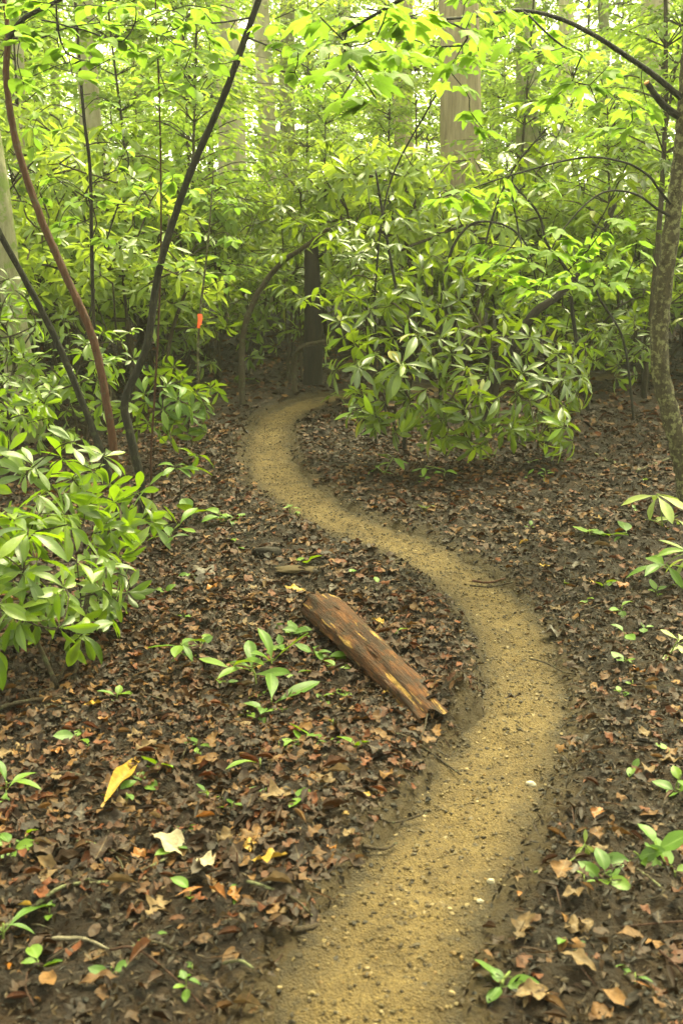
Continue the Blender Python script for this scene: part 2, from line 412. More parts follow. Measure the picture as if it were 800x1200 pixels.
LA = [blade(bl_oblong(.150, .6), 8, 2, .1, c, f, tw, .06) for c, f, tw in ((.35, .2, .15), (.6, .28, -.2), (.1, .14, .1), (.9, .2, -.1))]
OV = [blade(bl_oblong(.26, .45), 7, 2, .14, c, f, tw, .05) for c, f, tw in ((.25, .18, .1), (.5, .2, -.2), (.05, .1, .1))]
RH_LO = [blade(bl_oblong(.13), 3, 1, .05, c, f) for c, f in ((.3, .2), (.65, .3), (.1, .15))]
OV_LO = [blade(bl_oblong(.27, .45), 3, 1, .05, c, f) for c, f in ((.2, .2), (.5, .2))]
OV_XLO = [blade(bl_oblong(.30, .45), 2, 1, .0, c, f) for c, f in ((.2, .25), (.5, .2))]

def lobed(outline, curl, petiole=.32, droop=.25, pw=.008, fan=None):
    """leaf from a closed half outline [(x,y)...] from base to tip, mirrored; triangulated as strips to the midrib and gently domed."""
    V = []; UV = []; Fq = []
    sc = 1 - petiole
    n = len(outline)
    for (x, y) in outline:
        for s in (-1, -.5, 0, .5, 1):
            yy = y * s; mx = x if abs(s) == 1 else (x * abs(s) + (x * .55 + .0) * (1 - abs(s)) if False else x)
            z = -droop * ((mx - .2) ** 2) * .6 - curl * yy * yy * 1.6 + .05 * abs(yy)
            V.append((petiole + mx * sc, yy * sc, z * sc)); UV.append((mx, .5 + yy * .5))
    for i in range(n - 1):
        for j in range(4):
            a = i * 5 + j; Fq.append((a, a + 1, a + 6, a + 5))
    b = len(V)
    for x in (0, petiole * 1.02):
        for y, z in ((-pw, 0), (0, -pw), (pw, 0)): V.append((x, y, z)); UV.append((.0, .5))
    Fq += [(b, b + 1, b + 4, b + 3), (b + 1, b + 2, b + 5, b + 4)]
    return np.array(V), np.array(Fq), np.array(UV)
def maple_template(seed, droop, curl):
    """five-lobed maple leaf: fan of triangles (as quads) round the petiole joint, toothed outline, domed."""
    r_ = random.Random(seed); pet = .34; sc = 1 - pet
    pts = []
    key = [(-165, .16), (-150, .30), (-128, .36), (-112, .44), (-98, .38), (-82, .44), (-70, .50), (-58, .66), (-50, .78), (-43, .66), (-33, .52), (-25, .50), (-17, .66), (-9, .82), (0, 1.0)]
    full = key + [(-a, r) for a, r in reversed(key[:-1])]
    for a, r in full:
        r *= 1 + (r_.random() - .5) * .10
        pts.append((math.cos(R(a)) * r * .98, math.sin(R(a)) * r * .92))
    V = []; UV = []; Fq = []
    def zz(x, y): return (-droop * x * abs(x) * .55 - curl * y * y * 1.1 + .03 * math.sin(9 * x + seed) + .03 * math.cos(8 * y + seed)) * sc
    V.append((pet + .0, 0, 0)); UV.append((0, .5))
    for f in (.55, 1.0):
        for (x, y) in pts: V.append((pet + x * f * sc, y * f * sc, zz(x * f, y * f))); UV.append((x * f * .5 + .3, .5 + y * f * .5))
    n = len(pts)
    tri = []
    for i in range(n - 1):
        Fq.append((1 + i, 1 + n + i, 2 + n + i, 2 + i))
        tri.append((0, 1 + i, 2 + i))
    b = len(V)
    for x in (0, pet * 1.02):
        for y, z in ((-.008, 0), (0, -.008), (.008, 0)): V.append((x, y, z)); UV.append((.0, .5))
    Fq += [(b, b + 1, b + 4, b + 3), (b + 1, b + 2, b + 5, b + 4)]
    # fan centre as quads made of two triangles
    for i in range(0, n - 2, 2): Fq.append((0, 1 + i, 2 + i, 3 + i))
    return np.array(V), np.array(Fq), np.array(UV)
MP = [maple_template(s, d, c) for s, d, c in ((1, .35, .2), (2, .6, .4), (3, .15, .1), (4, .8, .3))]

def tmpl_mesh(name, T, mat):
    return mesh_np(name, T[0], T[1], mat, True, T[2])
LM = {k: [tmpl_mesh(k + '_leaf', t, M[mt]) for t in T] for k, T, mt in
      (('rhodo', RH, 'rhodo'), ('laurel', LA, 'laurel'), ('maple', MP, 'maple'), ('oval', OV, 'maple'), ('seed', LA, 'seedling'), ('seedoval', OV, 'seedling'), ('young', RH, 'young'), ('wilted', LA, 'wilted'))}

def frame(d, n):
    d = d.normalized(); y = n.cross(d)
    if y.length < 1e-5: y = Vector((0, 1, 0)).cross(d)
    y.normalize(); z = d.cross(y)
    return Matrix((d, y, z)).transposed()
def put_leaf(meshes, parent, base, pos, d, n, L, name='leaf', r_=random):
    o = bpy.data.objects.new(name, r_.choice(meshes)); COL.objects.link(o); o.parent = parent
    o.matrix_local = Matrix.Translation(pos - base) @ frame(d, n).to_4x4() @ Matrix.Scale(L, 4)
    return o
def join_leaves(name, T, leaves, mat, rs=None):
    """one mesh out of many leaves: leaves = [(pos, dir, normal, length)], T = list of templates."""
    Vs = []; Fs = []; Us = []; Rs = []; off = 0
    pick = np.random.default_rng(len(leaves)).integers(0, len(T), len(leaves))
    rv = np.random.default_rng(len(leaves) + 5).random(len(leaves)) if rs is None else np.asarray(rs)
    for k, tm in enumerate(T):
        idx = np.where(pick == k)[0]
        if not len(idx): continue
        pos = np.array([leaves[i][0] for i in idx]); L = np.array([leaves[i][3] for i in idx])
        mats = np.array([np.array(frame(leaves[i][1], leaves[i][2])) for i in idx])
        v = np.einsum('nij,vj->nvi', mats, tm[0]) * L[:, None, None] + pos[:, None, :]
        nv = len(tm[0])
        f = tm[1][None] + (np.arange(len(idx)) * nv)[:, None, None] + off
        Vs.append(v.reshape(-1, 3)); Fs.append(f.reshape(-1, 4)); Us.append(np.tile(tm[2], (len(idx), 1))); Rs.append(np.repeat(rv[idx], nv)); off += nv * len(idx)
    return mesh_np(name, np.concatenate(Vs), np.concatenate(Fs), mat, True, np.concatenate(Us), None, np.concatenate(Rs))

def rv3(r_): 
    while True:
        v = Vector((r_.uniform(-1, 1), r_.uniform(-1, 1), r_.uniform(-1, 1)))
        if .05 < v.length < 1: return v.normalized()
def whorl(pos, axis, n, L, elev, r_, jit=.5):
    """leaves radiating round a shoot tip; elev in degrees above (+) or below (-) the plane across the shoot."""
    axis = axis.normalized(); a = axis.orthogonal().normalized(); b = axis.cross(a); out = []
    ph = r_.uniform(0, 6.28)
    for k in range(n):
        an = ph + 2 * math.pi * k / n + r_.uniform(-jit, jit)
        e = R(elev + r_.uniform(-26, 22))
        rad = a * math.cos(an) + b * math.sin(an)
        d = rad * math.cos(e) + axis * math.sin(e)
        nn = axis * math.cos(e) - rad * math.sin(e) + rv3(r_) * .38
        out.append((pos - axis * r_.uniform(0, .03), d, nn, L * r_.uniform(.58, 1.15)))
    return out

def grow(stems, terms, r_tip, r_, wander=.06, expo=2.4):
    """branching skeleton: polylines (Vectors) then every terminal is joined to the nearest fitting node. Returns [(pts, radii)], end directions."""
    pos = []; par = []
    for st in stems:
        prev = -1
        for i, p in enumerate(st):
            if i == 0 and pos:
                prev = min(range(len(pos)), key=lambda q: (pos[q] - p).length)
                if (pos[prev] - p).length > .02 and (pos[prev] - p).length > .25:
                    prev = -1
                    pos.append(Vector(p)); par.append(prev); prev = len(pos) - 1
                continue
            pos.append(Vector(p)); par.append(prev); prev = len(pos) - 1
    root = pos[0]; ends = []; dirs = []
    for t in terms:
        best = None; bd = 1e9
        for q, p in enumerate(pos):
            dd = (t - p)
            c = dd.length * (1.35 if dd.z < 0 else 1.0) + .12 * (p - root).length * 0
            if par[q] == -1 and len(pos) > 4: c *= 1.25
            if c < bd: bd = c; best = q
        p0 = pos[best]; pd = (p0 - pos[par[best]]).normalized() if par[best] >= 0 else Vector((0, 0, 1))
        L = (t - p0).length; n = max(1, min(6, int(L / .09)))
        prev = best
        for i in range(1, n + 1):
            s = i / n
            m = p0.lerp(t, s) + pd * (L * .28 * s * (1 - s) * 2) + Vector((0, 0, 1)) * (L * .08 * math.sin(s * math.pi))
            if i < n: m += rv3(r_) * wander * L * .5
            pos.append(m); par.append(prev); prev = len(pos) - 1
        ends.append(prev); dirs.append((pos[prev] - pos[par[prev]]).normalized())
    n = len(pos); rad = [0.0] * n; kids = [[] for _ in range(n)]
    for i in range(n):
        if par[i] >= 0: kids[par[i]].append(i)
    order = sorted(range(n), key=lambda i: -i)
    acc = [0.0] * n
    for i in order:
        rad[i] = max(r_tip, acc[i] ** (1 / expo)) if kids[i] else r_tip
        if par[i] >= 0: acc[par[i]] += rad[i] ** expo
    tubes = []
    stack = [i for i in range(n) if par[i] < 0]
    starts = [(None, i) for i in stack]
    while starts:
        p, i = starts.pop()
        ch = [] if p is None else [p]
        cur = i
        while True:
            ch.append(cur)
            if not kids[cur]: break
            ks = sorted(kids[cur], key=lambda q: -rad[q])
            for q in ks[1:]: starts.append((cur, q))
            cur = ks[0]
        if len(ch) > 1:
            rr = [rad[q] for q in ch]
            if p is not None: rr[0] = min(rr[0], rr[1] * 1.15)
            tubes.append(([pos[q] for q in ch], rr))
    return tubes, dirs

def skeleton_mesh(name, tubes, mat, base, sides=6, wob=.06, smooth_n=2):
    mb = MB()
    for k, (pts, rr) in enumerate(tubes):
        pts = [p - base for p in pts]
        if smooth_n > 1 and len(pts) > 2:
            q = catmull(pts, smooth_n); r2 = np.interp(np.linspace(0, len(rr) - 1, len(q)), range(len(rr)), rr); pts, rr = q, list(r2)
        mb.tube(pts, rr, sides=sides, wob=wob, seed=k)
    return mb.mesh(name, mat)

# ------------------------------------------------------------------ ground and path
def build_ground():
    ys = [-60, -40, -25, -14, -8, -5, -3, -1.5, -.4, .4, 1.0]
    y = 1.3
    while y < 260:
        ys.append(y); y += max(.02, .0055 * y) if y < 15 else .03 * y
    ys = np.array(ys); nc = 420
    s = np.linspace(-1, 1, nc)
    hwid = np.interp(ys, [-60, -5, 1, 15, 40, 260], [80, 12, 2.6, 9.5, 60, 260])
    X = s[None, :] * hwid[:, None]; Y = np.repeat(ys[:, None], nc, 1)
    d = trail_dist(X, Y).reshape(X.shape)
    Z = H(X, Y, d)
    nr = len(ys)
    idx = np.arange(nr * nc).reshape(nr, nc)
    f = np.stack([idx[:-1, :-1], idx[:-1, 1:], idx[1:, 1:], idx[1:, :-1]], -1).reshape(-1, 4)
    hw = half_w(Y)
    mud = (1 - sstep(.0, .22, d - hw + .15 * vnoise(X * 4, Y * 4, 21)))
    side = np.interp(Y.ravel(), TRA[:, 1][3:-3], TRA[:, 0][3:-3]).reshape(X.shape)
    bank = sstep(.1, .5, X - side) * (1 - sstep(5.2, 6.5, Y)) * sstep(-.25, .35, vnoise(X * 1.7, Y * 1.7, 22) + .15)
    mud = np.clip(np.maximum(mud, bank * .8), 0, 1)
    me = mesh_np('ground', np.stack([X, Y, Z], -1).reshape(-1, 3), f, M['soil'], True, extra={'mud': mud.ravel(), 'sand': (1 - sstep(-.03, .20, d - hw)).ravel()})
    obj('ground', me, kind='structure', label='dark brown forest floor of mud and humus')
build_ground()

def build_path():
    pts = []; acc = 0
    fine = catmull(tp, 60)
    out = [fine[0]]
    for p in fine[1:]:
        if (p - out[-1]).length > .025 * max(1, p.y * .28): out.append(p)
    nc = 44; V = []; E = []
    A = np.array([(p.x, p.y) for p in out]); T = np.gradient(A, axis=0); T /= np.linalg.norm(T, axis=1)[:, None]
    Nn = np.stack([T[:, 1], -T[:, 0]], -1)
    c = np.linspace(-1, 1, nc)
    hw = half_w(A[:, 1])
    X = A[:, :1] + Nn[:, :1] * c[None] * (hw[:, None] + .1); Y = A[:, 1:] + Nn[:, 1:] * c[None] * (hw[:, None] + .1)
    cc = np.abs(c)[None] * (hw[:, None] + .1)
    dd = trail_dist(X, Y).reshape(X.shape)
    rag = .10 * vnoise(X * 6, Y * 6, 31) + .09 * vnoise(X * 17, Y * 17, 32) + .10 * vnoise(X * 2, Y * 2, 33) + .06 * vnoise(X * 40, Y * 40, 38)
    Z = h0(X, Y) - .018 + .030 * vnoise(X * 4, Y * 4, 34) + .020 * vnoise(X * 12, Y * 12, 35) + .010 * vnoise(X * 40, Y * 40, 36) + .006 * vnoise(X * 90, Y * 90, 37)
    Z = Z - .40 * np.maximum(0, dd - hw[:, None] + .0 + rag) - .01 * (1 - (dd / hw[:, None]) ** 2).clip(0, 1)
    Z = np.where(cc > hw[:, None] + .08, Z - .06, Z)
    nr = len(A); idx = np.arange(nr * nc).reshape(nr, nc)
    f = np.stack([idx[:-1, :-1], idx[:-1, 1:], idx[1:, 1:], idx[1:, :-1]], -1).reshape(-1, 4)
    edge = dd / hw[:, None] + rag * 1.2
    me = mesh_np('path', np.stack([X, Y, Z], -1).reshape(-1, 3), f, M['tread'], True, extra={'edge': edge.ravel()})
    obj('path', me, kind='structure', label='narrow sandy footpath winding through the forest floor')
build_path()
def path_z(x, y):
    return float(h0(np.array([x]), np.array([y]))[0]) - .022
def surf(x, y):
    d = float(trail_dist(np.array([x]), np.array([y]))[0])
    return max(Hs(x, y), path_z(x, y)) if d < .3 else Hs(x, y)
def GS(u, v, up=0.0):
    p = ground_px(u, v); return Vector((p.x, p.y, surf(p.x, p.y) + up))


def near(x, y, marks):
    return min(marks, key=lambda m: (m[1] - x) ** 2 + (m[2] - y) ** 2)[0]
def gmarks(lst):
    out = []
    for ph, u, v in lst:
        p = ground_px(u, v); out.append((ph, p.x, p.y))
    return out
FLOOR = gmarks([('by the glossy shrub', 110, 800), ('beside the rotting log', 430, 790), ('around the golden rolled leaf', 120, 930), ('near the crumpled whitish leaf', 230, 1030), ('at the muddy foot of the path', 330, 1130), ('by the pale bare twig', 60, 1130),
                ('above the log', 290, 680), ('by the foot of the forked tree', 760, 610), ('on the mud bank beside the broken sprig', 690, 1050), ('on the mud bank across from the log', 720, 800), ('below the rhododendrons of the bend', 560, 570), ('below the saplings', 230, 620), ('between log and golden leaf', 290, 870), ('on the bank beside the broad leaved seedling', 780, 940)])

# ------------------------------------------------------------------ shrubs whose leaves can be told apart
def leafy_shrub(name, label, cat, base, stems, terms, kind, L, elev=8, n=(6, 9), r_tip=.003, seed=1, mat='stem', up=.55, group=None, cap=300, sides=6):
    """terms: [(Vector, elev or None, L or None)]"""
    r_ = random.Random(seed)
    t = thing(name, base, label, cat, group)
    tubes, dirs = grow(stems, [q[0] for q in terms], r_tip, r_)
    obj('stem', skeleton_mesh('stem', tubes, M[mat], base, sides), t)
    cnt = 0; rest = []
    for (p, e, l), d in zip(terms, dirs):
        ax = (d + Vector((0, 0, up)) + Vector((0, -.15, 0))).normalized()
        for (q, dd, nn, ll) in whorl(p, ax, r_.randint(*n), l or L, elev if e is None else e, r_):
            if cnt >= cap: rest.append((q - base, dd, nn, ll)); continue
            ms = LM[kind] if r_.random() > .06 or kind not in ('rhodo', 'laurel') else LM['young']
            put_leaf(ms, t, base, q, dd, nn, ll, r_=r_); cnt += 1
    if rest: obj('foliage', join_leaves('foliage', RH if kind == 'rhodo' else LA, rest, M['rhodo_b' if kind == 'rhodo' else 'laurel_a']), t, kind='stuff')
    return t
def TP(lst): return [(P(a[0], a[1], a[2]), a[3] if len(a) > 3 else None, a[4] if len(a) > 4 else None) for a in lst]
def stems_to(base, pts, r_, n=6, spread=.06):
    out = []
    for p in pts:
        b = base + Vector((r_.uniform(-spread, spread), r_.uniform(-spread, spread), -.03))
        m = b.lerp(p, .5) + Vector((r_.uniform(-.05, .05), r_.uniform(-.05, .05), .06))
        out.append(catmull([b, m, p], n))
    return out

def dense(tl, k, su, sv, sd, seed):
    r_ = random.Random(seed); out = list(tl)
    for _ in range(k):
        for a in tl:
            e = (a[3] if len(a) > 3 else r_.uniform(-12, 12)) + r_.uniform(-10, 10); out.append((a[0] + r_.uniform(-su, su), a[1] + r_.uniform(-sv, sv), a[2] + r_.uniform(-sd, sd), e))
    return out
r1 = random.Random(3)
# big-leaved shrub on the near bank
b = G(72, 800)
tl = [(30, 556, 4.7), (75, 535, 4.9), (112, 552, 5.0), (14, 602, 4.3), (60, 620, 4.4), (100, 598, 4.9), (140, 618, 5.1), (122, 652, 4.7), (28, 668, 4.05),
      (78, 690, 4.15), (122, 690, 4.5), (66, 738, 4.0, -38), (98, 742, 4.2, -30), (18, 722, 4.0, -15), (-22, 640, 4.2), (-28, 700, 4.0), (8, 532, 5.0), (148, 676, 4.8), (45, 582, 4.9),
      (90, 655, 4.5), (132, 586, 5.3), (-10, 755, 4.05), (-30, 560, 4.7), (50, 655, 4.3), (100, 712, 4.6), (5, 690, 4.4), (70, 585, 5.2), (35, 625, 4.7), (150, 640, 5.3), (-55, 620, 4.5), (-60, 700, 4.4),
      (118, 730, 4.6, -20), (40, 700, 4.4), (85, 560, 5.2), (140, 655, 5.0), (110, 625, 5.0), (20, 640, 4.6), (60, 600, 4.8)]
st = stems_to(b, [P(62, 745, 4.25), P(30, 700, 4.2), P(95, 700, 4.5), P(115, 640, 4.9)], r1)
leafy_shrub('laurel_shrub', 'lush shrub of broad glossy leaves beside the foot of the slanting saplings', 'shrub', b, st, TP(dense(tl, 1, 22, 22, .25, 1)), 'laurel', .155, 6, (6, 9), .0028, 4)
# shrub at the foot of the saplings
b = G(172, 640)
tl = [(150, 600, 6.2, -5), (178, 596, 6.1, -45), (165, 610, 6.1, -40), (120, 610, 6.1), (180, 612, 6.0, -10), (160, 575, 6.5), (135, 570, 6.6), (140, 620, 6.0), (110, 590, 6.4)]
leafy_shrub('understory_shrub', 'low leafy sprouts crowding round the base of the three saplings', 'shrub', b, stems_to(b, [P(172, 605, 6.25)], r1), TP(tl), 'laurel', .16, 4, (5, 7), .003, 5)
b = G(208, 592)
leafy_shrub('whorled_seedling', 'small plant with an umbrella of pale leaves beside the dark sapling', 'plant', b, stems_to(b, [P(206, 552, 6.6)], r1, spread=.01),
            TP([(206, 545, 6.6, 4), (232, 533, 6.7, 6, .13)]), 'seed', .19, 4, (8, 9), .004, 6)
b = G(222, 528)
tl = [(196, 452, 8.1), (214, 446, 8.2), (232, 462, 8.2), (208, 470, 8.0), (240, 478, 8.3), (222, 484, 8.1), (190, 478, 8.0), (246, 452, 8.5), (205, 495, 8.1), (235, 500, 8.3, -20), (180, 500, 8.0), (190, 430, 8.4), (170, 470, 8.2), (160, 500, 8.1)]
leafy_shrub('rhododendron_shrub', 'pale leaved shrub under the orange tape, beside the bend of the path', 'shrub', b, stems_to(b, [P(215, 485, 8.2), P(200, 480, 8.1)], r1), TP(dense(tl, 1, 18, 15, .2, 2)), 'seed', .15, 12, (6, 8), .003, 7)

# the rhododendrons by the far bend
b = G(462, 512)
tl = [(470, 428, 7.5, -12, .26), (437, 440, 7.8, -18), (452, 470, 7.6, -45), (480, 468, 7.7, -45), (415, 402, 8.4, 5, .24), (402, 395, 8.6, 5), (445, 395, 8.0), (500, 395, 8.0), (478, 372, 8.1), (455, 355, 8.3), (425, 462, 7.9, -5),
      (412, 480, 7.9, 0), (520, 435, 7.9), (500, 455, 7.7, -35), (430, 370, 8.4), (490, 340, 8.4), (465, 320, 8.6), (440, 330, 8.6), (515, 360, 8.3), (505, 415, 7.8), (440, 415, 7.8, -10), (420, 350, 8.6), (400, 340, 8.9),
      (480, 400, 8.0), (455, 435, 7.9, -25), (410, 430, 8.3), (495, 310, 8.7), (470, 350, 8.5), (400, 372, 8.8), (445, 490, 7.75, -40), (475, 498, 7.7, -40), (425, 485, 7.9, -15), (490, 485, 7.8, -40), (460, 505, 7.8, -20)]
st = stems_to(b, [P(470, 450, 7.75), P(440, 430, 8.0), P(490, 390, 8.1)], r1) + [catmull([G(440, 505), P(425, 482, 7.7), P(415, 472, 7.8)], 5)]
leafy_shrub('rhododendron_shrub', 'rhododendron with large shiny drooping whorls leaning over the bend of the path', 'shrub', b, st, TP(dense(tl, 1, 22, 20, .3, 3)), 'rhodo', .175, -10, (6, 9), .003, 8)
b = G(548, 528)
tl = [(542, 398, 7.9), (562, 382, 8.1), (528, 412, 7.7), (548, 430, 7.6, -20), (530, 465, 7.5, -42), (545, 480, 7.5, -48), (572, 440, 7.8, -20), (585, 465, 7.6, -35), (520, 340, 8.3), (545, 330, 8.4), (565, 345, 8.2), (590, 370, 8.2),
      (535, 365, 8.1), (575, 410, 7.9), (510, 480, 7.7, -35), (560, 500, 7.6, -30), (600, 430, 7.9), (525, 310, 8.6), (555, 300, 8.6), (580, 320, 8.5), (605, 345, 8.5), (590, 400, 8.0), (560, 460, 7.6, -40), (515, 440, 7.8), (525, 500, 7.7, -30), (600, 395, 8.2), (550, 355, 8.3), (520, 512, 7.65, -25), (545, 515, 7.7, -30), (575, 510, 7.65, -30), (505, 505, 7.9, -30), (590, 495, 7.8, -30), (560, 520, 7.9, -10)]
st = stems_to(b, [P(540, 450, 7.75), P(560, 420, 7.95), P(530, 420, 7.8)], r1)
leafy_shrub('rhododendron_shrub', 'tall rhododendron with hanging leaves between its shiny neighbour and the leaning dark trunk', 'shrub', b, st, TP(dense(tl, 1, 22, 20, .3, 4)), 'rhodo', .165, -12, (6, 9), .003, 9)
b = G(632, 530)
tl = [(620, 470, 7.8, -20), (645, 462, 7.9, -15), (655, 485, 7.8, -20), (625, 495, 7.7, -40), (610, 500, 7.7, -35), (660, 440, 8.2), (640, 425, 8.2), (675, 460, 8.1, -15), (670, 420, 8.5), (620, 440, 8.0), (690, 440, 8.6), (650, 400, 8.5), (630, 395, 8.4),
      (685, 405, 8.8), (655, 492, 7.9, -30), (640, 500, 7.8, -20), (605, 460, 7.9), (680, 485, 8.1, -20), (615, 415, 8.3), (640, 445, 8.0), (605, 515, 7.75, -20), (630, 518, 7.85, -20), (655, 515, 7.9, -20), (670, 440, 8.2), (695, 425, 8.8)]
st = stems_to(b, [P(635, 480, 7.95), P(655, 455, 8.15), P(620, 450, 8.05)], r1)
leafy_shrub('rhododendron_shrub', 'rounded low rhododendron between the leaning dark trunk and the bare dark soil', 'shrub', b, st, TP(dense(tl, 1, 18, 18, .3, 5)), 'rhodo', .16, -12, (6, 9), .003, 10)

# rhododendrons round the dark end of the path
def hedge(name, label, base_px, centre, D, su, sv, nw, L, seed, up=.6, kind='rhodo', n=(6, 8), group=None):
    r_ = random.Random(seed); b = G(*base_px); terms = []
    while len(terms) < nw:
        a, c, e = r_.gauss(0, .5), r_.gauss(0, .5), r_.uniform(-1, 1)
        if a * a + c * c > 1: continue
        terms.append((P(centre[0] + a * su, centre[1] + c * sv, D + e * .7), -22 if c > .25 else (4 if c < -.2 else -8), None))
    st = stems_to(b, [P(centre[0] + k * su * .3, centre[1] + sv * .3, D) for k in (-.6, 0, .6)], r_)
    return leafy_shrub(name, label, 'shrub', b, st, terms, kind, L, 0, n, .004, seed, up=up, group=group)
hedge('rhododendron_shrub', 'rhododendron behind the arching stem at the dark end of the path', (285, 440), (300, 365), 12.8, 62, 62, 63, .165, 21)
hedge('rhododendron_shrub', 'rhododendron spreading behind the sapling with orange tape', (210, 455), (215, 375), 11.4, 60, 62, 63, .16, 22)
hedge('rhododendron_shrub', 'rhododendron overhanging the dark trunk where the path turns away', (350, 446), (360, 325), 12.8, 66, 42, 60, .165, 23)
hedge('rhododendron_shrub', 'rhododendron between the dark trunk and the shrub leaning over the bend', (425, 462), (420, 330), 10.8, 50, 55, 57, .165, 24)
hedge('rhododendron_shrub', 'tall rhododendron rising above the dark trunk and the arching stem', (335, 446), (345, 235), 12.6, 85, 50, 63, .16, 28)
hedge('rhododendron_shrub', 'tall rhododendron rising beside the tape marked sapling under the dark slanting one', (255, 446), (265, 265), 12.4, 70, 55, 63, .16, 29)
hedge('laurel_shrub', 'bushy leafy shrub behind the slanting saplings beside the mossy trunk', (100, 530), (95, 440), 8.6, 95, 80, 60, .13, 25, kind='laurel')
hedge('laurel_shrub', 'leafy shrub screening the middle of the mossy trunk', (10, 545), (8, 395), 8.5, 60, 80, 60, .12, 30, kind='laurel')
hedge('laurel_shrub', 'light green shrub below the mossy trunk', (15, 560), (20, 480), 7.6, 60, 55, 39, .13, 26, kind='laurel')
hedge('rhododendron_shrub', 'dim rhododendron beyond the bare soil beside the lichen covered trunk', (735, 455), (725, 395), 11.2, 70, 50, 60, .165, 27)

# ------------------------------------------------------------------ thicket: rhododendrons too far off for single leaves
def far_shrub_proto(seed, rad, hgt, nw, L, T, mat, lo=.18, kind='rhodo'):
    r_ = random.Random(seed); Z = Vector((0, 0, 0)); terms = []
    lumps = [(Vector((r_.uniform(-.6, .6) * rad, r_.uniform(-.6, .6) * rad, hgt * r_.uniform(.35, .85))), r_.uniform(.35, .6) * rad) for _ in range(9)]
    while len(terms) < nw:
        c, rr = r_.choice(lumps); d = rv3(r_); d.z = abs(d.z) * .9 - .25
        p = c + Vector((d.x, d.y, d.z * .75)) * rr * r_.uniform(.75, 1.05)
        if p.z < lo * hgt * r_.uniform(.4, 1): continue
        terms.append(p)
    terms.sort(key=lambda p: p.length)
    st = stems_to(Z, [Vector((r_.uniform(-.5, .5) * rad, r_.uniform(-.5, .5) * rad, hgt * .5)) for _ in range(5)], r_, 5, .15)
    tubes, dirs = grow(st, terms, .0045, r_)
    leaves = []; rs = []
    for p, d in zip(terms, dirs):
        ax = (d + Vector((0, 0, .7))).normalized(); e = r_.uniform(-25, 15); tone = r_.random()
        for lf in whorl(p, ax, r_.randint(6, 9), L, e, r_): leaves.append(lf); rs.append(min(1, max(0, tone * .6 + r_.random() * .4)))
    return skeleton_mesh('stem', tubes, M['stem'], Z, 4, .0, 1), join_leaves('foliage', T, leaves, M[mat], rs)
FS = [far_shrub_proto(100 + k, 1.0, 2.0, 260, .145, RH_LO, 'rhodo_lit') for k in range(4)]
YS = [far_shrub_proto(200 + k, .9, 1.9, 280, .095, OV_LO, 'far_lit') for k in range(3)]
def place_far(protos, name, label, group, x, y, s, r_, cat='shrub', sink=.05):
    me = r_.choice(protos); z = float(h0(np.array([x]), np.array([y]))[0])
    t = thing(name, (x, y, z - sink), label, cat, group)
    t.rotation_euler = (r_.uniform(-.08, .08), r_.uniform(-.08, .08), r_.uniform(0, 6.28)); t.scale = (s, s, s * r_.uniform(.85, 1.2))
    obj('stem', me[0], t); obj('foliage', me[1], t)
TREES = []
for ph, u, D in [('the pale straight leaning trunk', 122, 17), ('the stout pale trunk', 287, 19), ('the slim pale trunk', 318, 21), ('the thick furrowed trunk', 536, 17), ('the greyish brown trunk', 478, 22), ('the dim upright trunk', 618, 20),
                 ('the thin trunk among maple leaves', 661, 25), ('the trunk in the glare', 760, 22), ('the thin whitish trunk', 22, 16), ('the mossy pale trunk', 20, 10), ('the dark trunk where the path turns away', 366, 12.3), ('the forked lichen covered tree', 800, 9.5), ('the tape marked sapling', 236, 10.5)]:
    q = P(u, 330, D); TREES.append((ph, q.x, q.y))
r2 = random.Random(77)
def clear(x, y):
    """ground the photograph shows open: the path, the bank to its right and the hollow at its end"""
    u = 400 + x / (y * math.cos(PITCH)) * F
    if y < 14.2 and 240 < u < 480: return False
    if y < 12.0 and u >= 470: return False
    if y < 10.2: return False
    return True
spots = []
tries = 0
while len(spots) < 88 and tries < 9000:
    tries += 1
    y = r2.uniform(10.0, 22); x = r2.uniform(-1, 1) * (.36 * y + 1.2)
    if not clear(x, y): continue
    if any((x - a) ** 2 + (y - c) ** 2 < (.72 + .03 * y) ** 2 for a, c in spots): continue
    spots.append((x, y))
for x, y in spots:
    if r2.random() < .66: place_far(FS, 'rhododendron_shrub', 'dense rhododendron of the thicket by ' + near(x, y, TREES), 'rhododendrons of the thicket', x, y, r2.uniform(.9, 1.4), r2)
    else: place_far(YS, 'thicket_shrub', 'light green small leaved thicket shrub by ' + near(x, y, TREES), 'small leaved shrubs of the thicket', x, y, r2.uniform(.8, 1.3), r2)

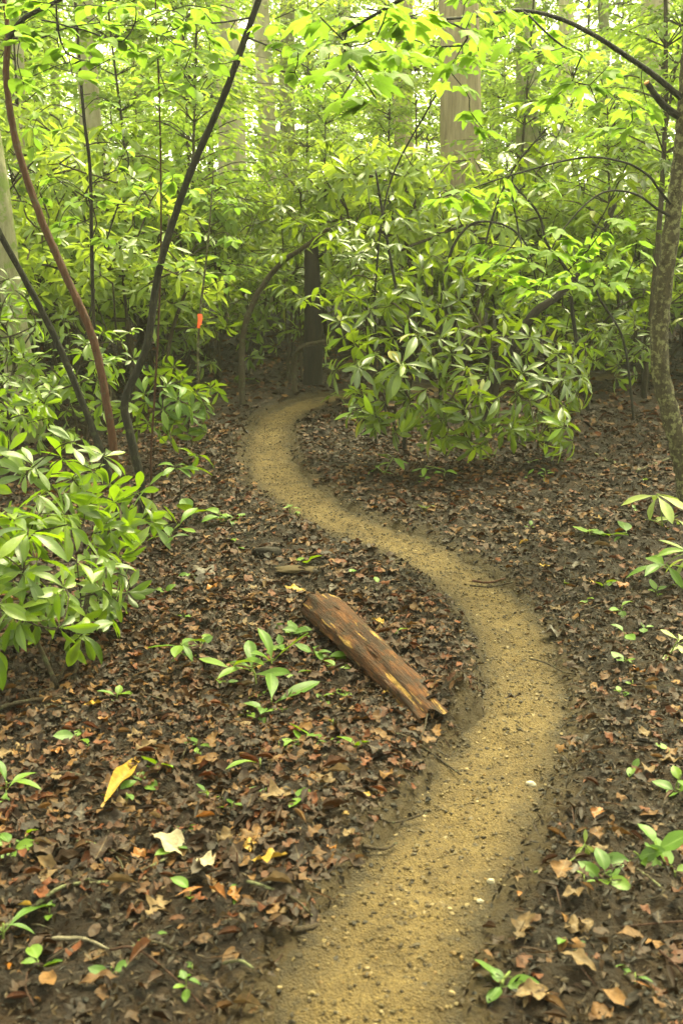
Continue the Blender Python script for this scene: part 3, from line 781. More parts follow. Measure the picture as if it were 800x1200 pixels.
# ------------------------------------------------------------------ woodland trees
def limb_path(a, b, k, r_, n=8):
    pts = [a.lerp(b, i / n) + Vector((r_.uniform(-1, 1), r_.uniform(-1, 1), 0)) * k * (0 if i in (0,) else 1) for i in range(n + 1)]
    return catmull(pts, 3)
def crown_proto(seed, rad, hgt, ncl, per, L, flat=.35):
    r_ = random.Random(seed); leaves = []; rs = []; tubes = []
    for k in range(ncl):
        d = rv3(r_); rr = r_.uniform(.25, 1.0) ** .6
        c = Vector((d.x * rad * rr, d.y * rad * rr, hgt * (.5 + .5 * d.z * rr)))
        tone = r_.random(); sp = r_.uniform(.35, .7)
        root = Vector((c.x * .05, c.y * .05, max(0, c.z - math.hypot(c.x, c.y) * .55)))
        tubes.append((catmull([root, root.lerp(c, .5) + Vector((0, 0, .12)), c], 3), list(np.linspace(.035, .008, 7))))
        for j in range(per):
            q = rv3(r_) * r_.random() ** .5 * sp; q.z *= flat
            dd = Vector((q.x, q.y, -.25 + r_.uniform(-.3, .3))) + rv3(r_) * .5
            leaves.append((c + q, dd, Vector((0, 0, 1)) + rv3(r_) * .5, L * r_.uniform(.7, 1.25))); rs.append(min(1, tone * .5 + r_.random() * .5))
    mb = MB()
    for p, rr in tubes: mb.tube(p, rr, sides=4, cap=False)
    return mb.mesh('limbs', M['bark_pale']), join_leaves('crown', OV_XLO, leaves, M['far_lit'], rs)
CR = [crown_proto(300 + k, 3.0, 7.0, 38, 42, .15) for k in range(3)]
def forest_tree(label, base, top, r0, r1_, mat, seed, crown_at=.62, cs=1.0, group=None, wob=.05, leanpts=None):
    r_ = random.Random(seed)
    t = thing('forest_tree', base, label, 'tree', group)
    z0 = Vector((0, 0, -.15)); tt = top - base
    pts = limb_path(z0, tt, .05, r_) if not leanpts else catmull([z0] + [q - base for q in leanpts] + [tt], 4)
    n = len(pts); rr = [r1_ + (r0 - r1_) * (1 - i / (n - 1)) ** .8 for i in range(n)]
    for i in range(min(3, n)): rr[i] *= 1 + .35 * (1 - i / 3) ** 2
    mb = MB(); mb.tube(pts, rr, sides=14, wob=wob, seed=seed)
    obj('trunk', mb.mesh('trunk', M[mat]), t)
    c = r_.choice(CR); cl = tt * crown_at
    for nm, me in zip(('limbs', 'crown'), c):
        o = obj(nm, me, t); o.location = cl; o.rotation_euler = (0, 0, r_.uniform(0, 6.28)); o.scale = (cs, cs, cs)
    return t
def tree_px(label, ub, D, ut, wpx, mat, seed, h=15, group=None, cs=1.0, crown_at=.55):
    """trunk through picture column ub at horizon height and ut at the top edge, wpx wide, standing D metres off"""
    a = P(ub, 330, D); z = float(h0(np.array([a.x]), np.array([a.y]))[0]); base = Vector((a.x, a.y, z))
    tp_ = P(ut, 0, D); k = (h) / max(.5, tp_.z - a.z); top = base + Vector(((tp_.x - a.x) * k, .3, h))
    r0 = wpx / F * D / math.cos(PITCH) / 2
    return forest_tree(label, base, top, r0 * 1.06, r0 * .55, mat, seed, crown_at, cs, group)
tree_px('pale straight trunk leaning a little above the thicket behind the slanting saplings', 122, 17, 97, 23, 'bark_pale', 1)
tree_px('stout pale trunk standing behind the tall dark slanting sapling', 287, 19, 262, 31, 'bark_pale', 2)
tree_px('slim pale trunk between the dark sapling and a greyer trunk', 318, 21, 308, 20, 'bark_pale', 3)
tree_px('greyish trunk close beside the slim pale trunk', 348, 22, 335, 17, 'bark_mossy', 4)
tree_px('thick brown furrowed trunk rising out of the rhododendrons', 536, 17, 541, 46, 'bark_brown', 5)
tree_px('grey brown trunk next to the thick furrowed trunk', 478, 22, 474, 22, 'bark_brown', 6)
tree_px('dim upright trunk seen through the maple leaves', 618, 20, 620, 25, 'bark_mossy', 7)
tree_px('thin pale trunk half hidden by maple leaves', 661, 25, 662, 18, 'bark_pale', 8)
tree_px('trunk standing in the glare behind the forked lichen covered tree', 760, 22, 768, 32, 'bark_pale', 9)
tree_px('thin whitish trunk behind the reddish sapling', 22, 16, 12, 13, 'bark_pale', 10)
for k, (u, D, wpx) in enumerate([(70, 30, 11), (165, 33, 13), (212, 38, 9), (400, 34, 12), (440, 40, 10), (585, 36, 11), (712, 33, 13), (-60, 24, 20), (890, 23, 20)]):
    tree_px('hazy slender trunk deep in the woods', u, D, u + (k % 5 - 2) * 5, wpx, 'bark_pale' if k % 2 else 'bark_mossy', 40 + k, h=17, group='hazy slender trunks', cs=1.1, crown_at=.45)
# mossy leaning trunk beside the picture's shrubbery
bm = G(34, 518); 
forest_tree('mossy pale trunk standing in the light green shrubs', bm, P(-60, -700, 9.6), .125, .07, 'bark_mossy', 60, .8, .7, leanpts=[P(16, 380, bm.y), P(-4, 220, bm.y), P(-30, 0, bm.y + .1)])
# dark trunk at the end of the path
bd = G(366, 452)
t = thing('dead_tree', bd, 'dark straight dead trunk in the shade where the path turns away', 'tree')
mb = MB(); pts = [q - bd for q in catmull([bd + Vector((0, 0, -.1)), P(367, 380, bd.y), P(366, 330, bd.y), P(364, 285, bd.y)], 6)]
mb.tube(pts, list(np.linspace(.11, .075, len(pts))), sides=14, wob=.07, seed=61); obj('trunk', mb.mesh('trunk', M['bark_dark']), t)
mb = MB(); mb.tube([pts[-4], pts[-4] + Vector((.14, -.08, .10)), pts[-4] + Vector((.24, -.12, .26))], [.02, .014, .006], sides=6); obj('broken_branch', mb.mesh('broken_branch', M['bark_dark']), t)

# leafy young trees of the understory
def sapling_proto(seed, hgt, T, mat, L, nb):
    r_ = random.Random(seed); Z = Vector((0, 0, 0))
    top = Vector((r_.uniform(-.3, .3), r_.uniform(-.3, .3), hgt))
    stem = catmull([Z, top * .35 + Vector((r_.uniform(-.12, .12), r_.uniform(-.12, .12), 0)), top * .7, top], 5)
    mb = MB(); mb.tube(stem, list(np.linspace(.03, .007, len(stem))), sides=6)
    leaves = []; rs = []
    for k in range(nb):
        f = r_.uniform(.28, 1); i = min(len(stem) - 1, int(f * len(stem))); a = stem[i]; an = k * 2.4 + r_.uniform(-.4, .4)
        ln = r_.uniform(.5, 1.25) * (1.25 - f * .6)
        o = Vector((math.cos(an), math.sin(an), 0)); c = a + o * ln + Vector((0, 0, r_.uniform(.0, .3)))
        br = catmull([a, a.lerp(c, .5) + Vector((0, 0, .12)), c], 4)
        mb.tube(br, list(np.linspace(.009, .003, len(br))), sides=4, cap=False); tone = r_.random()
        for q in range(2, len(br)):
            for s in (-1, 1):
                for m in range(3):
                    side = Vector((-o.y, o.x, 0)) * s
                    p = br[q] + side * r_.uniform(0, .3) + o * r_.uniform(-.06, .1) + Vector((0, 0, r_.uniform(-.05, .03)))
                    leaves.append((p, side * r_.uniform(.4, 1) + o * r_.uniform(.2, 1) + Vector((0, 0, r_.uniform(-.5, .05))), Vector((0, 0, 1)) + rv3(r_) * .45, L * r_.uniform(.7, 1.2))); rs.append(min(1, tone * .4 + r_.random() * .6))
    return mb.mesh('trunk', M['stem']), join_leaves('crown', T, leaves, M[mat], rs)
SP = [sapling_proto(400 + k, h, T, m, L, nb) for k, (h, T, m, L, nb) in enumerate([(4.2, OV_LO, 'maple_a', .10, 52), (5.5, OV_LO, 'far_lit', .10, 66), (3.4, OV_LO, 'maple_a', .095, 46), (6.5, OV_LO, 'maple_a', .11, 76)])]
r3 = random.Random(5)
sp = []
tries = 0
while len(sp) < 85 and tries < 9000:
    tries += 1
    y = r3.uniform(11, 30); x = r3.uniform(-1, 1) * (.36 * y + 1.5)
    u = 400 + x / y * F
    if y < 13.5 and 240 < u < 480: continue
    if y < 20 and any(abs(u - c) < wd + 22 for c, wd in ((110, 14), (283, 18), (316, 18), (540, 26))): continue
    if any((x - a) ** 2 + (y - c) ** 2 < 1.15 ** 2 for a, c in sp): continue
    sp.append((x, y)); me = r3.choice(SP); z = float(h0(np.array([x]), np.array([y]))[0]); s = r3.uniform(.8, 1.25)
    t = thing('young_tree', (x, y, z - .04), ['small bright leafy young tree by ', 'light green young tree by ', 'low bright young tree by ', 'tall bright young tree by '][SP.index(me)] + near(x, y, TREES), 'tree', 'young trees of the understory')
    t.rotation_euler = (0, 0, r3.uniform(0, 6.28)); t.scale = (s, s, s)
    obj('trunk', me[0], t); obj('crown', me[1], t)

r7 = random.Random(15)
for k in range(34):
    y = r7.uniform(27, 46); x = (k / 33 * 2 - 1) * (.36 * y + 2) + r7.uniform(-1, 1); me = r7.choice(SP); z = float(h0(np.array([x]), np.array([y]))[0]); s = r7.uniform(1.5, 2.3)
    t = thing('woodland_tree', (x, y, z - .04), 'bright leafy tree far off behind ' + near(x * 20 / y, 20, TREES), 'tree', 'leafy trees deep in the wood')
    t.rotation_euler = (0, 0, r7.uniform(0, 6.28)); t.scale = (s, s, s)
    obj('trunk', me[0], t); obj('crown', me[1], t)

# ------------------------------------------------------------------ the named saplings and the forked tree
def stem_mesh(pts, w0, w1, mat, base, seed=1, sides=10, wob=.10, n=10):
    q = catmull(pts, n); rr = [w0 + (w1 - w0) * i / (len(q) - 1) for i in range(len(q))]
    mb = MB(); mb.tube([p - base for p in q], rr, sides=sides, wob=wob, seed=seed); return mb.mesh('trunk', M[mat]), q
def sprays(t, base, nodes, terms, kind, L, r_, r_tip=.0028, mat='bark_black', n=(4, 6), tilt=.5, droop=.25, cap=300, leaf_r=.0):
    """twigs from the given stem nodes to every spray point, each carrying a flat cluster of leaves"""
    tubes, dirs = grow([nodes], terms, r_tip, r_)
    tubes = [(p, rr) for p, rr in tubes if not (p[0] - nodes[0]).length < 1e-6]
    groups = []
    for p, rr in tubes:
        rr[0] = rr[min(1, len(rr) - 1)]
        for g in groups:
            if any((p[0] - q).length < 1e-5 for pp, _ in g for q in pp[1:]): g.append((p, rr)); break
        else: groups.append([(p, rr)])
    for g in groups: obj('branch', skeleton_mesh('branch', g, M[mat], base, 5, .0, 2), t)
    c = 0
    for p, d in zip(terms, dirs):
        f = Vector((d.x, d.y, d.z * .3)); f = f.normalized() if f.length > .01 else Vector((1, 0, 0))
        for k in range(r_.randint(*n)):
            if c >= cap: return
            an = r_.uniform(-1.9, 1.9)
            o = Quaternion((0, 0, 1), an) @ f; o.z = -droop + r_.uniform(-.25, .2)
            nn = Vector((0, 0, 1)) + rv3(r_) * tilt + Vector((0, .12, 0))
            put_leaf(LM[kind], t, base, p - f * r_.uniform(0, .10) * (k > 1), o, nn, L * r_.uniform(.7, 1.15), r_=r_); c += 1

r4 = random.Random(9)
D0 = 6.5
# black sapling leaning out over the shrub
b = G(142, 612)
t = thing('leaning_sapling', b, 'thin black barked sapling slanting steeply away from the other two saplings', 'sapling')
me, q = stem_mesh([b + Vector((0, 0, -.05)), P(135, 580, b.y), P(108, 500, b.y), P(62, 390, b.y), P(2, 277, b.y - .1), P(-60, 160, b.y - .2), P(-110, 20, b.y - .3)], .025, .014, 'bark_black', b)
obj('trunk', me, t)
sprays(t, b, [q[-10], q[-1]], [P(-90 + r4.uniform(-60, 60), r4.uniform(-60, 150), b.y + r4.uniform(-.4, .4)) for _ in range(12)], 'oval', .12, r4)
# reddish sapling
b = G(139, 606)
t = thing('curved_sapling', b, 'smooth reddish brown sapling curving up behind the black one, leafy at its top', 'sapling')
me, q = stem_mesh([b + Vector((0, 0, -.05)), P(137, 565, b.y), P(130, 500, b.y), P(110, 400, b.y), P(76, 320, b.y), P(46, 250, b.y), P(20, 170, b.y), P(8, 95, b.y), P(10, 45, b.y)], .028, .018, 'bark_red', b)
obj('trunk', me, t)
lim = [P(10, 46, b.y), P(28, 22, b.y - .05), P(60, 5, b.y - .1), P(110, -20, b.y - .2), P(190, -60, b.y - .3)]
me2, q2 = stem_mesh(lim, .017, .007, 'bark_black', b, 3); obj('limb', me2, t, label='dark limb bending off the top of the reddish stem')
me2, q3 = stem_mesh([P(10, 46, b.y), P(6, 5, b.y), P(-10, -80, b.y)], .016, .008, 'bark_red', b, 4); obj('limb', me2, t)
tl = [(20, 50), (45, 52), (75, 62), (105, 72), (40, 85), (70, 30), (100, 30), (130, 28), (150, 45), (15, 25), (60, 10), (90, 5), (120, 8), (165, 12), (180, 30), (5, 70), (55, 75), (85, 88), (25, 100), (140, 70), (200, 10), (-15, 50), (-20, 10), (115, 50), (35, 5), (160, 62), (95, 55), (10, 5), (215, 35), (190, 55), (50, 35), (145, 5), (240, 12), (170, -10), (80, -10), (120, 95)]
sprays(t, b, q2, [P(u + r4.uniform(-8, 8), v + r4.uniform(-6, 6), b.y + r4.uniform(-.9, .5)) for u, v in tl], 'oval', .135, r4, n=(5, 7), mat='bark_black', droop=.12)
# tall dark sapling across the picture
b = G(168, 606)
t = thing('tall_sapling', b, 'tall dark sapling with a kinked foot sweeping up past the pale trunks', 'sapling')
me, q = stem_mesh([b + Vector((0, 0, -.05)), P(165, 565, b.y), P(152, 505, b.y), P(147, 468, b.y), P(172, 405, b.y), P(188, 310, b.y), P(222, 205, b.y), P(264, 108, b.y), P(303, 0, b.y), P(345, -120, b.y), P(380, -260, b.y)], .029, .015, 'bark_black', b, 5)
obj('trunk', me, t)
me2, q2 = stem_mesh([P(268, 100, b.y), P(285, 24, b.y - .05), P(255, 22, b.y - .1), P(222, 29, b.y - .2)], .004, .003, 'bark_black', b, 6, n=4)
me2, q2 = stem_mesh([P(297, 20, b.y), P(262, 26, b.y - .1), P(222, 29, b.y - .2), P(190, 40, b.y - .3)], .006, .003, 'bark_black', b, 6); obj('branch', me2, t)
me2, q3 = stem_mesh([P(285, 42, b.y), P(310, 52, b.y - .1), P(340, 66, b.y - .2), P(372, 88, b.y - .3)], .006, .003, 'bark_black', b, 7); obj('branch', me2, t)
sprays(t, b, q2, [P(u, v, b.y - .25 + r4.uniform(-.3, .3)) for u, v in [(200, 50), (225, 60), (245, 45), (185, 70), (215, 85), (270, 35), (240, 15), (205, 20), (250, 75), (280, 70), (230, 105), (195, 105)]], 'oval', .12, r4)
sprays(t, b, q3, [P(u, v, b.y - .3 + r4.uniform(-.3, .3)) for u, v in [(330, 50), (355, 60), (375, 90), (345, 85), (320, 80), (385, 70), (360, 110), (335, 30), (310, 30), (380, 40), (395, 110), (350, 10)]], 'oval', .12, r4)
# bent second stem hidden behind it
b = G(180, 600)
t = thing('thin_sapling', b, 'very thin reddish sapling beside the kinked dark one', 'sapling')
me, q = stem_mesh([b + Vector((0, 0, -.05)), P(177, 540, b.y), P(181, 470, b.y), P(186, 380, b.y), P(189, 260, b.y + .05), P(187, 120, b.y), P(183, 20, b.y), P(180, -80, b.y)], .008, .004, 'red_stem', b, 8, 7)
obj('trunk', me, t)
sprays(t, b, q[32:], [P(180 + r4.uniform(-45, 45), r4.uniform(90, 330), b.y + r4.uniform(-.4, .5)) for _ in range(16)], 'oval', .10, r4, n=(3, 5), mat='red_stem')
b = G(112, 520)
t = thing('thin_sapling', b, 'dark upright sapling between the reddish sapling and the pale leaning trunk', 'sapling')
me, q = stem_mesh([b + Vector((0, 0, -.05)), P(112, 450, b.y), P(108, 300, b.y), P(106, 200, b.y), P(98, 130, b.y), P(90, 20, b.y), P(86, -60, b.y)], .018, .010, 'bark_dark', b, 9, 7)
obj('trunk', me, t)
sprays(t, b, q[20:], [P(105 + r4.uniform(-70, 70), r4.uniform(120, 290), b.y + r4.uniform(-.6, .5)) for _ in range(22)], 'oval', .13, r4, n=(4, 5), mat='bark_dark')
# sapling with tape
b = G(236, 512)
t = thing('thin_sapling', b, 'slim green sapling with orange tape tied to it', 'sapling')
me, q = stem_mesh([b + Vector((0, 0, -.05)), P(235, 480, b.y), P(232, 430, b.y), P(234, 372, b.y), P(240, 320, b.y), P(246, 260, b.y), P(250, 200, b.y)], .014, .006, 'twig_lichen', b, 10, 7)
obj('trunk', me, t)
sprays(t, b, q[30:], [P(245 + r4.uniform(-40, 40), r4.uniform(190, 340), b.y + r4.uniform(-.4, .4)) for _ in range(14)], 'oval', .12, r4, n=(3, 5), mat='stem')
def flat_mat(name, c, rough=.5):
    m, tt, out = new_mat(name); p = N(tt, 'ShaderNodeBsdfPrincipled'); g = N(tt, 'ShaderNodeNewGeometry')
    nz = noise_n(tt, g.outputs['Position'], 60, 3); tt.links.new(mix_n(tt, 1.0, c, ramp_n(tt, nz, [(.3, (.8, .8, .8)), (.7, (1.1, 1.1, 1.1))]), 'MULTIPLY'), p.inputs['Base Color'])
    p.inputs['Roughness'].default_value = rough; tt.links.new(p.outputs[0], out.inputs[0]); return m
M['tape'] = flat_mat('orange_tape', (.85, .10, .015), .4)
def build_tape():
    c = P(234, 372, b.y); r = .0135; V = []; Fq = []
    n = 14
    for i in range(n + 1):
        a = 2 * math.pi * i / n; x, y = math.cos(a) * r, math.sin(a) * r
        for z in (.028, -.006): V.append((x, y, z + .004 * math.sin(3 * a)))
    Fq = [(2 * i, 2 * i + 1, 2 * i + 3, 2 * i + 2) for i in range(n)]
    for off, ln, tw in ((-.004, .115, .25), (.012, .09, -.3)):
        o = len(V)
        for i in range(9):
            s = i / 8; a = tw * s * 2
            for k in (-1, 1): V.append((off + .0125 * k * math.cos(a) + .004 * math.sin(5 * s), -r - .003 + .0125 * k * math.sin(a) - .006 * s - .004 * (off > 0), .028 - ln * s))
        Fq += [(o + 2 * i, o + 2 * i + 1, o + 2 * i + 3, o + 2 * i + 2) for i in range(8)]
    me = bpy.data.meshes.new('tape'); me.from_pydata(V, [], Fq); me.materials.append(M['tape']); me.update()
    o = obj('flagging_tape', me, None, c, 'orange flagging tape tied round a thin sapling', 'tape')
    m = o.modifiers.new('thick', 'SOLIDIFY'); m.thickness = .0012
build_tape()
# arching rhododendron stems at the path's end
b = G(284, 474)
t = thing('arching_stem', b, 'bare stem arching over the dark end of the path', 'branch')
me, q = stem_mesh([b + Vector((0, 0, -.05)), P(283, 415, b.y), P(288, 378, b.y), P(306, 338, b.y), P(330, 308, b.y - .1), P(356, 290, b.y - .2), P(385, 268, b.y - .3)], .034, .020, 'stem', b, 11, 8)
obj('stem', me, t)
sprays(t, b, q[-13:], [P(360 + r4.uniform(-40, 50), 275 + r4.uniform(-35, 25), b.y - .2 + r4.uniform(-.4, .3)) for _ in range(14)], 'rhodo', .21, r4, n=(5, 7), mat='stem')
b = G(346, 464)
t = thing('arching_stem', b, 'low bent stem crossing in front of the dark trunk', 'branch')
me, q = stem_mesh([b + Vector((0, 0, -.05)), P(345, 428, b.y), P(352, 408, b.y - .1), P(375, 401, b.y - .1), P(405, 396, b.y - .1), P(430, 380, b.y)], .03, .016, 'stem', b, 12, 8)
obj('stem', me, t)
sprays(t, b, q[-8:], [P(425 + r4.uniform(-15, 35), 375 + r4.uniform(-25, 20), b.y + r4.uniform(-.3, .3)) for _ in range(6)], 'rhodo', .2, r4, n=(5, 7), mat='stem')
# leaning dark trunk in the rhododendrons
b = G(566, 495)
t = thing('leaning_tree', b, 'short thick dark trunk leaning through the rhododendrons', 'tree')
me, q = stem_mesh([b + Vector((0, 0, -.05)), P(585, 430, b.y), P(606, 395, b.y), P(628, 365, b.y), P(655, 345, b.y + .1), P(690, 305, b.y + .3), P(720, 240, b.y + .5)], .055, .022, 'bark_dark', b, 13, 9)
obj('trunk', me, t)
sprays(t, b, q[-13:], [P(710 + r4.uniform(-60, 70), 235 + r4.uniform(-50, 60), b.y + .4 + r4.uniform(-.5, .5)) for _ in range(20)], 'rhodo', .2, r4, n=(5, 7), mat='stem')
for k, (lab, pu, D, pts, w0) in enumerate([
        ('crooked bare stem arching through the leaves below the thick furrowed trunk', 515, 10.2, [(520, 330), (545, 268), (585, 262), (615, 285), (628, 330)], .016),
        ('dark bent stem curving down under the maple leaves', 690, 10.4, [(672, 380), (664, 320), (640, 285), (630, 250), (600, 215)], .022),
        ('thin bare stem forking above the dim rhododendron', 745, 9.8, [(730, 400), (700, 345), (690, 290), (712, 240), (735, 190)], .013),
        ('bare horizontal stem reaching out of the rhododendron beside the bend', 455, 9.4, [(440, 400), (420, 360), (395, 352), (360, 354)], .010),
        ('thin dark stem slanting through the light green shrubs behind the saplings', 70, 9.6, [(95, 420), (120, 300), (150, 200), (142, 160)], .011)]):
    q0 = P(pu, 470, D); b = Vector((q0.x, D, surf(q0.x, D)))
    t = thing('bare_stem', b, lab, 'branch')
    me, q = stem_mesh([b + Vector((0, 0, -.04))] + [P(u, v, D) for u, v in pts], w0, w0 * .4, 'bark_black', b, 50 + k, 7)
    obj('stem', me, t)
    sprays(t, b, q[-15:], [P(pts[-1][0] + r4.uniform(-30, 30), pts[-1][1] + r4.uniform(-25, 30), D + r4.uniform(-.2, .3)) for _ in range(5)], 'rhodo', .18, r4, n=(4, 6), mat='bark_black')
# slim dark stems above the central rhododendrons
for k, (lab, pts, w0) in enumerate([
        ('thin dark stem standing in the shiny whorled rhododendron', [(474, 395), (462, 330), (448, 250), (440, 200)], .016),
        ('thin stem rising from the tall rhododendron with hanging leaves', [(545, 400), (560, 330), (575, 260), (600, 200), (640, 150)], .012),
        ('long thin stem slanting towards the thick furrowed trunk', [(440, 400), (440, 330), (455, 220), (500, 130), (545, 60), (600, 40)], .010)]):
    D = 8.4 + k * .2; b = G(pts[0][0], 500); b = Vector((P(pts[0][0], 500, D).x, D, surf(P(pts[0][0], 500, D).x, D)))
    t = thing('slim_stem', b, lab, 'sapling')
    me, q = stem_mesh([b + Vector((0, 0, -.03))] + [P(u, v, D) for u, v in pts], w0, w0 * .5, 'bark_black', b, 14 + k, 7)
    obj('trunk', me, t)
    sprays(t, b, q[-16:], [P(pts[-1][0] + r4.uniform(-70, 60), pts[-1][1] + r4.uniform(-50, 100), D + r4.uniform(-.5, .5)) for _ in range(14)], 'rhodo' if k < 2 else 'oval', .17 if k < 2 else .12, r4, n=(4, 6), mat='bark_black')

# forked lichen tree with maple leaves
b = G(806, 588)
t = thing('forked_tree', b, 'lichen mottled tree with a forked limb carrying bright maple leaves', 'tree')
D = b.y
me, q = stem_mesh([b + Vector((0, 0, -.08)), P(800, 545, D), P(786, 490, D), P(772, 425, D), P(776, 350, D), P(786, 270, D), P(796, 190, D), P(800, 145, D), P(806, 60, D), P(815, -80, D), P(820, -240, D)], .064, .034, 'bark_lichen', b, 20, 14)
obj('trunk', me, t)
lim = [P(799, 140, D), P(776, 122, D - .05), P(757, 97, D - .1)]
me2, _ = stem_mesh(lim, .022, .017, 'bark_black', b, 21, 10); s_ = obj('limb_stub', me2, t, label='short dark limb ending in an orange cut')
M['cut'] = flat_mat('orange_cut_wood', (.45, .20, .06), .7)
mb = MB(); e = lim[-1] - b; dr = (lim[-1] - lim[-2]).normalized(); mb.tube([e - dr * .004, e + dr * .006], [.0175, .0155], sides=10); obj('cut_end', mb.mesh('cut_end', M['cut']), s_)
lim1 = [P(801, 118, D), P(768, 90, D - .1), P(728, 62, D - .2), P(690, 38, D - .4), P(650, 20, D - .6), P(605, 12, D - .8), P(550, 20, D - 1.1), P(490, 22, D - 1.4), P(430, 10, D - 1.7)]
me2, q1 = stem_mesh(lim1, .019, .004, 'bark_black', b, 22, 9); obj('limb', me2, t)
lim2 = [P(792, 258, D), P(770, 245, D - .1), P(745, 228, D - .2), P(712, 224, D - .3), P(685, 240, D - .4), P(655, 275, D - .5), P(640, 305, D - .6)]
me2, q2 = stem_mesh(lim2, .009, .003, 'bark_black', b, 23, 7); obj('limb', me2, t)
lim3 = [P(789, 245, D), P(770, 220, D - .1), P(758, 205, D - .2), P(730, 190, D - .3), P(680, 185, D - .5), P(600, 205, D - .7), P(540, 225, D - .8), P(512, 232, D - .9)]
me2, q3 = stem_mesh(lim3, .009, .003, 'bark_black', b, 24, 7); obj('limb', me2, t)
tl = [(645, 292), (668, 300), (690, 290), (660, 322), (700, 312), (720, 302), (738, 318), (680, 335), (640, 325), (715, 330), (705, 270), (745, 285), (650, 265), (725, 255), (630, 340), (610, 335), (665, 280), (730, 335), (755, 305), (690, 255), (640, 350)]
sprays(t, b, q2[10:], [P(u, v, D - .4 + r4.uniform(-.5, .4)) for u, v in tl], 'maple', .155, r4, n=(4, 5), mat='bark_black', cap=75, tilt=.4)
tl = [(520, 232), (545, 222), (600, 232), (585, 222), (555, 238), (610, 290), (590, 300), (570, 285), (620, 310), (545, 300), (640, 215), (600, 325), (580, 310)]
sprays(t, b, q3[14:], [P(u, v, D - .8 + r4.uniform(-.3, .3)) for u, v in tl], 'maple', .15, r4, n=(4, 5), mat='bark_black', cap=65, tilt=.4)
tl = [(640, 35), (660, 55), (685, 65), (650, 80), (670, 95), (690, 100), (630, 60), (700, 125), (720, 110), (740, 130), (655, 110), (640, 120), (735, 150), (760, 130), (700, 150), (710, 80),
      (600, 45), (575, 30), (545, 35), (560, 60), (530, 75), (510, 55), (540, 100), (550, 130), (565, 150), (500, 30), (480, 45), (515, 20), (470, 15), (590, 10), (450, 60), (480, 65), (460, 30), (555, 12), (620, 15)]
sprays(t, b, q1[13:], [P(u, v, float(np.interp(u, [430, 800], [D - 1.6, D - .2])) + r4.uniform(-.3, .3)) for u, v in tl], 'maple', .155, r4, n=(3, 4), mat='bark_black', cap=130, tilt=.4)

# overhanging maple bough from a tree standing just out of view
b = G(1010, 1000)
b = Vector((1.75, 3.4, surf(1.75, 3.4)))
t = thing('overhanging_maple', b, 'slender maple whose long bough hangs broad pale leaves over the path', 'tree')
me, q = stem_mesh([b + Vector((0, 0, -.05)), b + Vector((.02, .0, 1.2)), b + Vector((-.02, .05, 2.4)), b + Vector((.03, .1, 4.2))], .04, .02, 'bark_lichen', b, 30, 10); obj('trunk', me, t)
lim = [b + Vector((-.02, .05, 2.3)), P(760, -60, 3.6), P(640, -80, 3.9), P(540, -40, 4.2), P(460, 5, 4.3), P(400, 40, 4.3)]
me2, q = stem_mesh(lim, .018, .004, 'bark_black', b, 31, 8); obj('limb', me2, t)
tl = [(410, 55), (425, 100), (440, 45), (395, 85), (450, 85), (430, 20), (470, 20), (405, 20), (380, 50), (455, 5), (420, 70), (495, 15), (400, 115), (375, 20), (440, 115), (470, 60)]
sprays(t, b, q[-23:], [P(u, v, 4.25 + r4.uniform(-.4, .5)) for u, v in tl], 'maple', .15, r4, n=(3, 4), mat='bark_black', cap=60, tilt=.35)

# ------------------------------------------------------------------ the log
def log_mat():
    m, t, out = new_mat('rotting_log')
    uv = N(t, 'ShaderNodeUVMap'); mp = N(t, 'ShaderNodeMapping'); mp.inputs['Scale'].default_value = (1.6, 9, 1); t.links.new(uv.outputs[0], mp.inputs[0])
    n1 = noise_n(t, mp.outputs[0], 2.6, 7, .68); n2 = noise_n(t, mp.outputs[0], 9, 6, .7)
    mp2 = N(t, 'ShaderNodeMapping'); mp2.inputs['Scale'].default_value = (1.6, 15, 1); mp2.inputs['Location'].default_value = (3.3, .7, 0); t.links.new(uv.outputs[0], mp2.inputs[0])
    n4 = noise_n(t, mp2.outputs[0], 1.7, 5, .6)
    col = ramp_n(t, n1, [(.3, (.012, .004, .0015)), (.45, (.04, .0125, .0035)), (.58, (.10, .033, .008)), (.72, (.17, .065, .016))])
    col = mix_n(t, ramp_n(t, n2, [(.52, (0, 0, 0)), (.66, (.8, .8, .8))]), col, (.018, .009, .004))
    col = mix_n(t, ramp_n(t, n4, [(.585, (0, 0, 0)), (.63, (1, 1, 1))]), col, (.34, .20, .06))
    g = N(t, 'ShaderNodeNewGeometry'); n3 = noise_n(t, g.outputs['Position'], 14, 5, .7)
    col = mix_n(t, ramp_n(t, n3, [(.46, (0, 0, 0)), (.60, (.85, .85, .85))]), col, (.02, .012, .006))
    p = N(t, 'ShaderNodeBsdfPrincipled'); p.inputs['Roughness'].default_value = .75; p.inputs['Specular IOR Level'].default_value = .2
    t.links.new(col, p.inputs['Base Color']); t.links.new(bump_n(t, math_n(t, 'ADD', n1, n2), .9, .02), p.inputs['Normal']); t.links.new(p.outputs[0], out.inputs[0]); return m
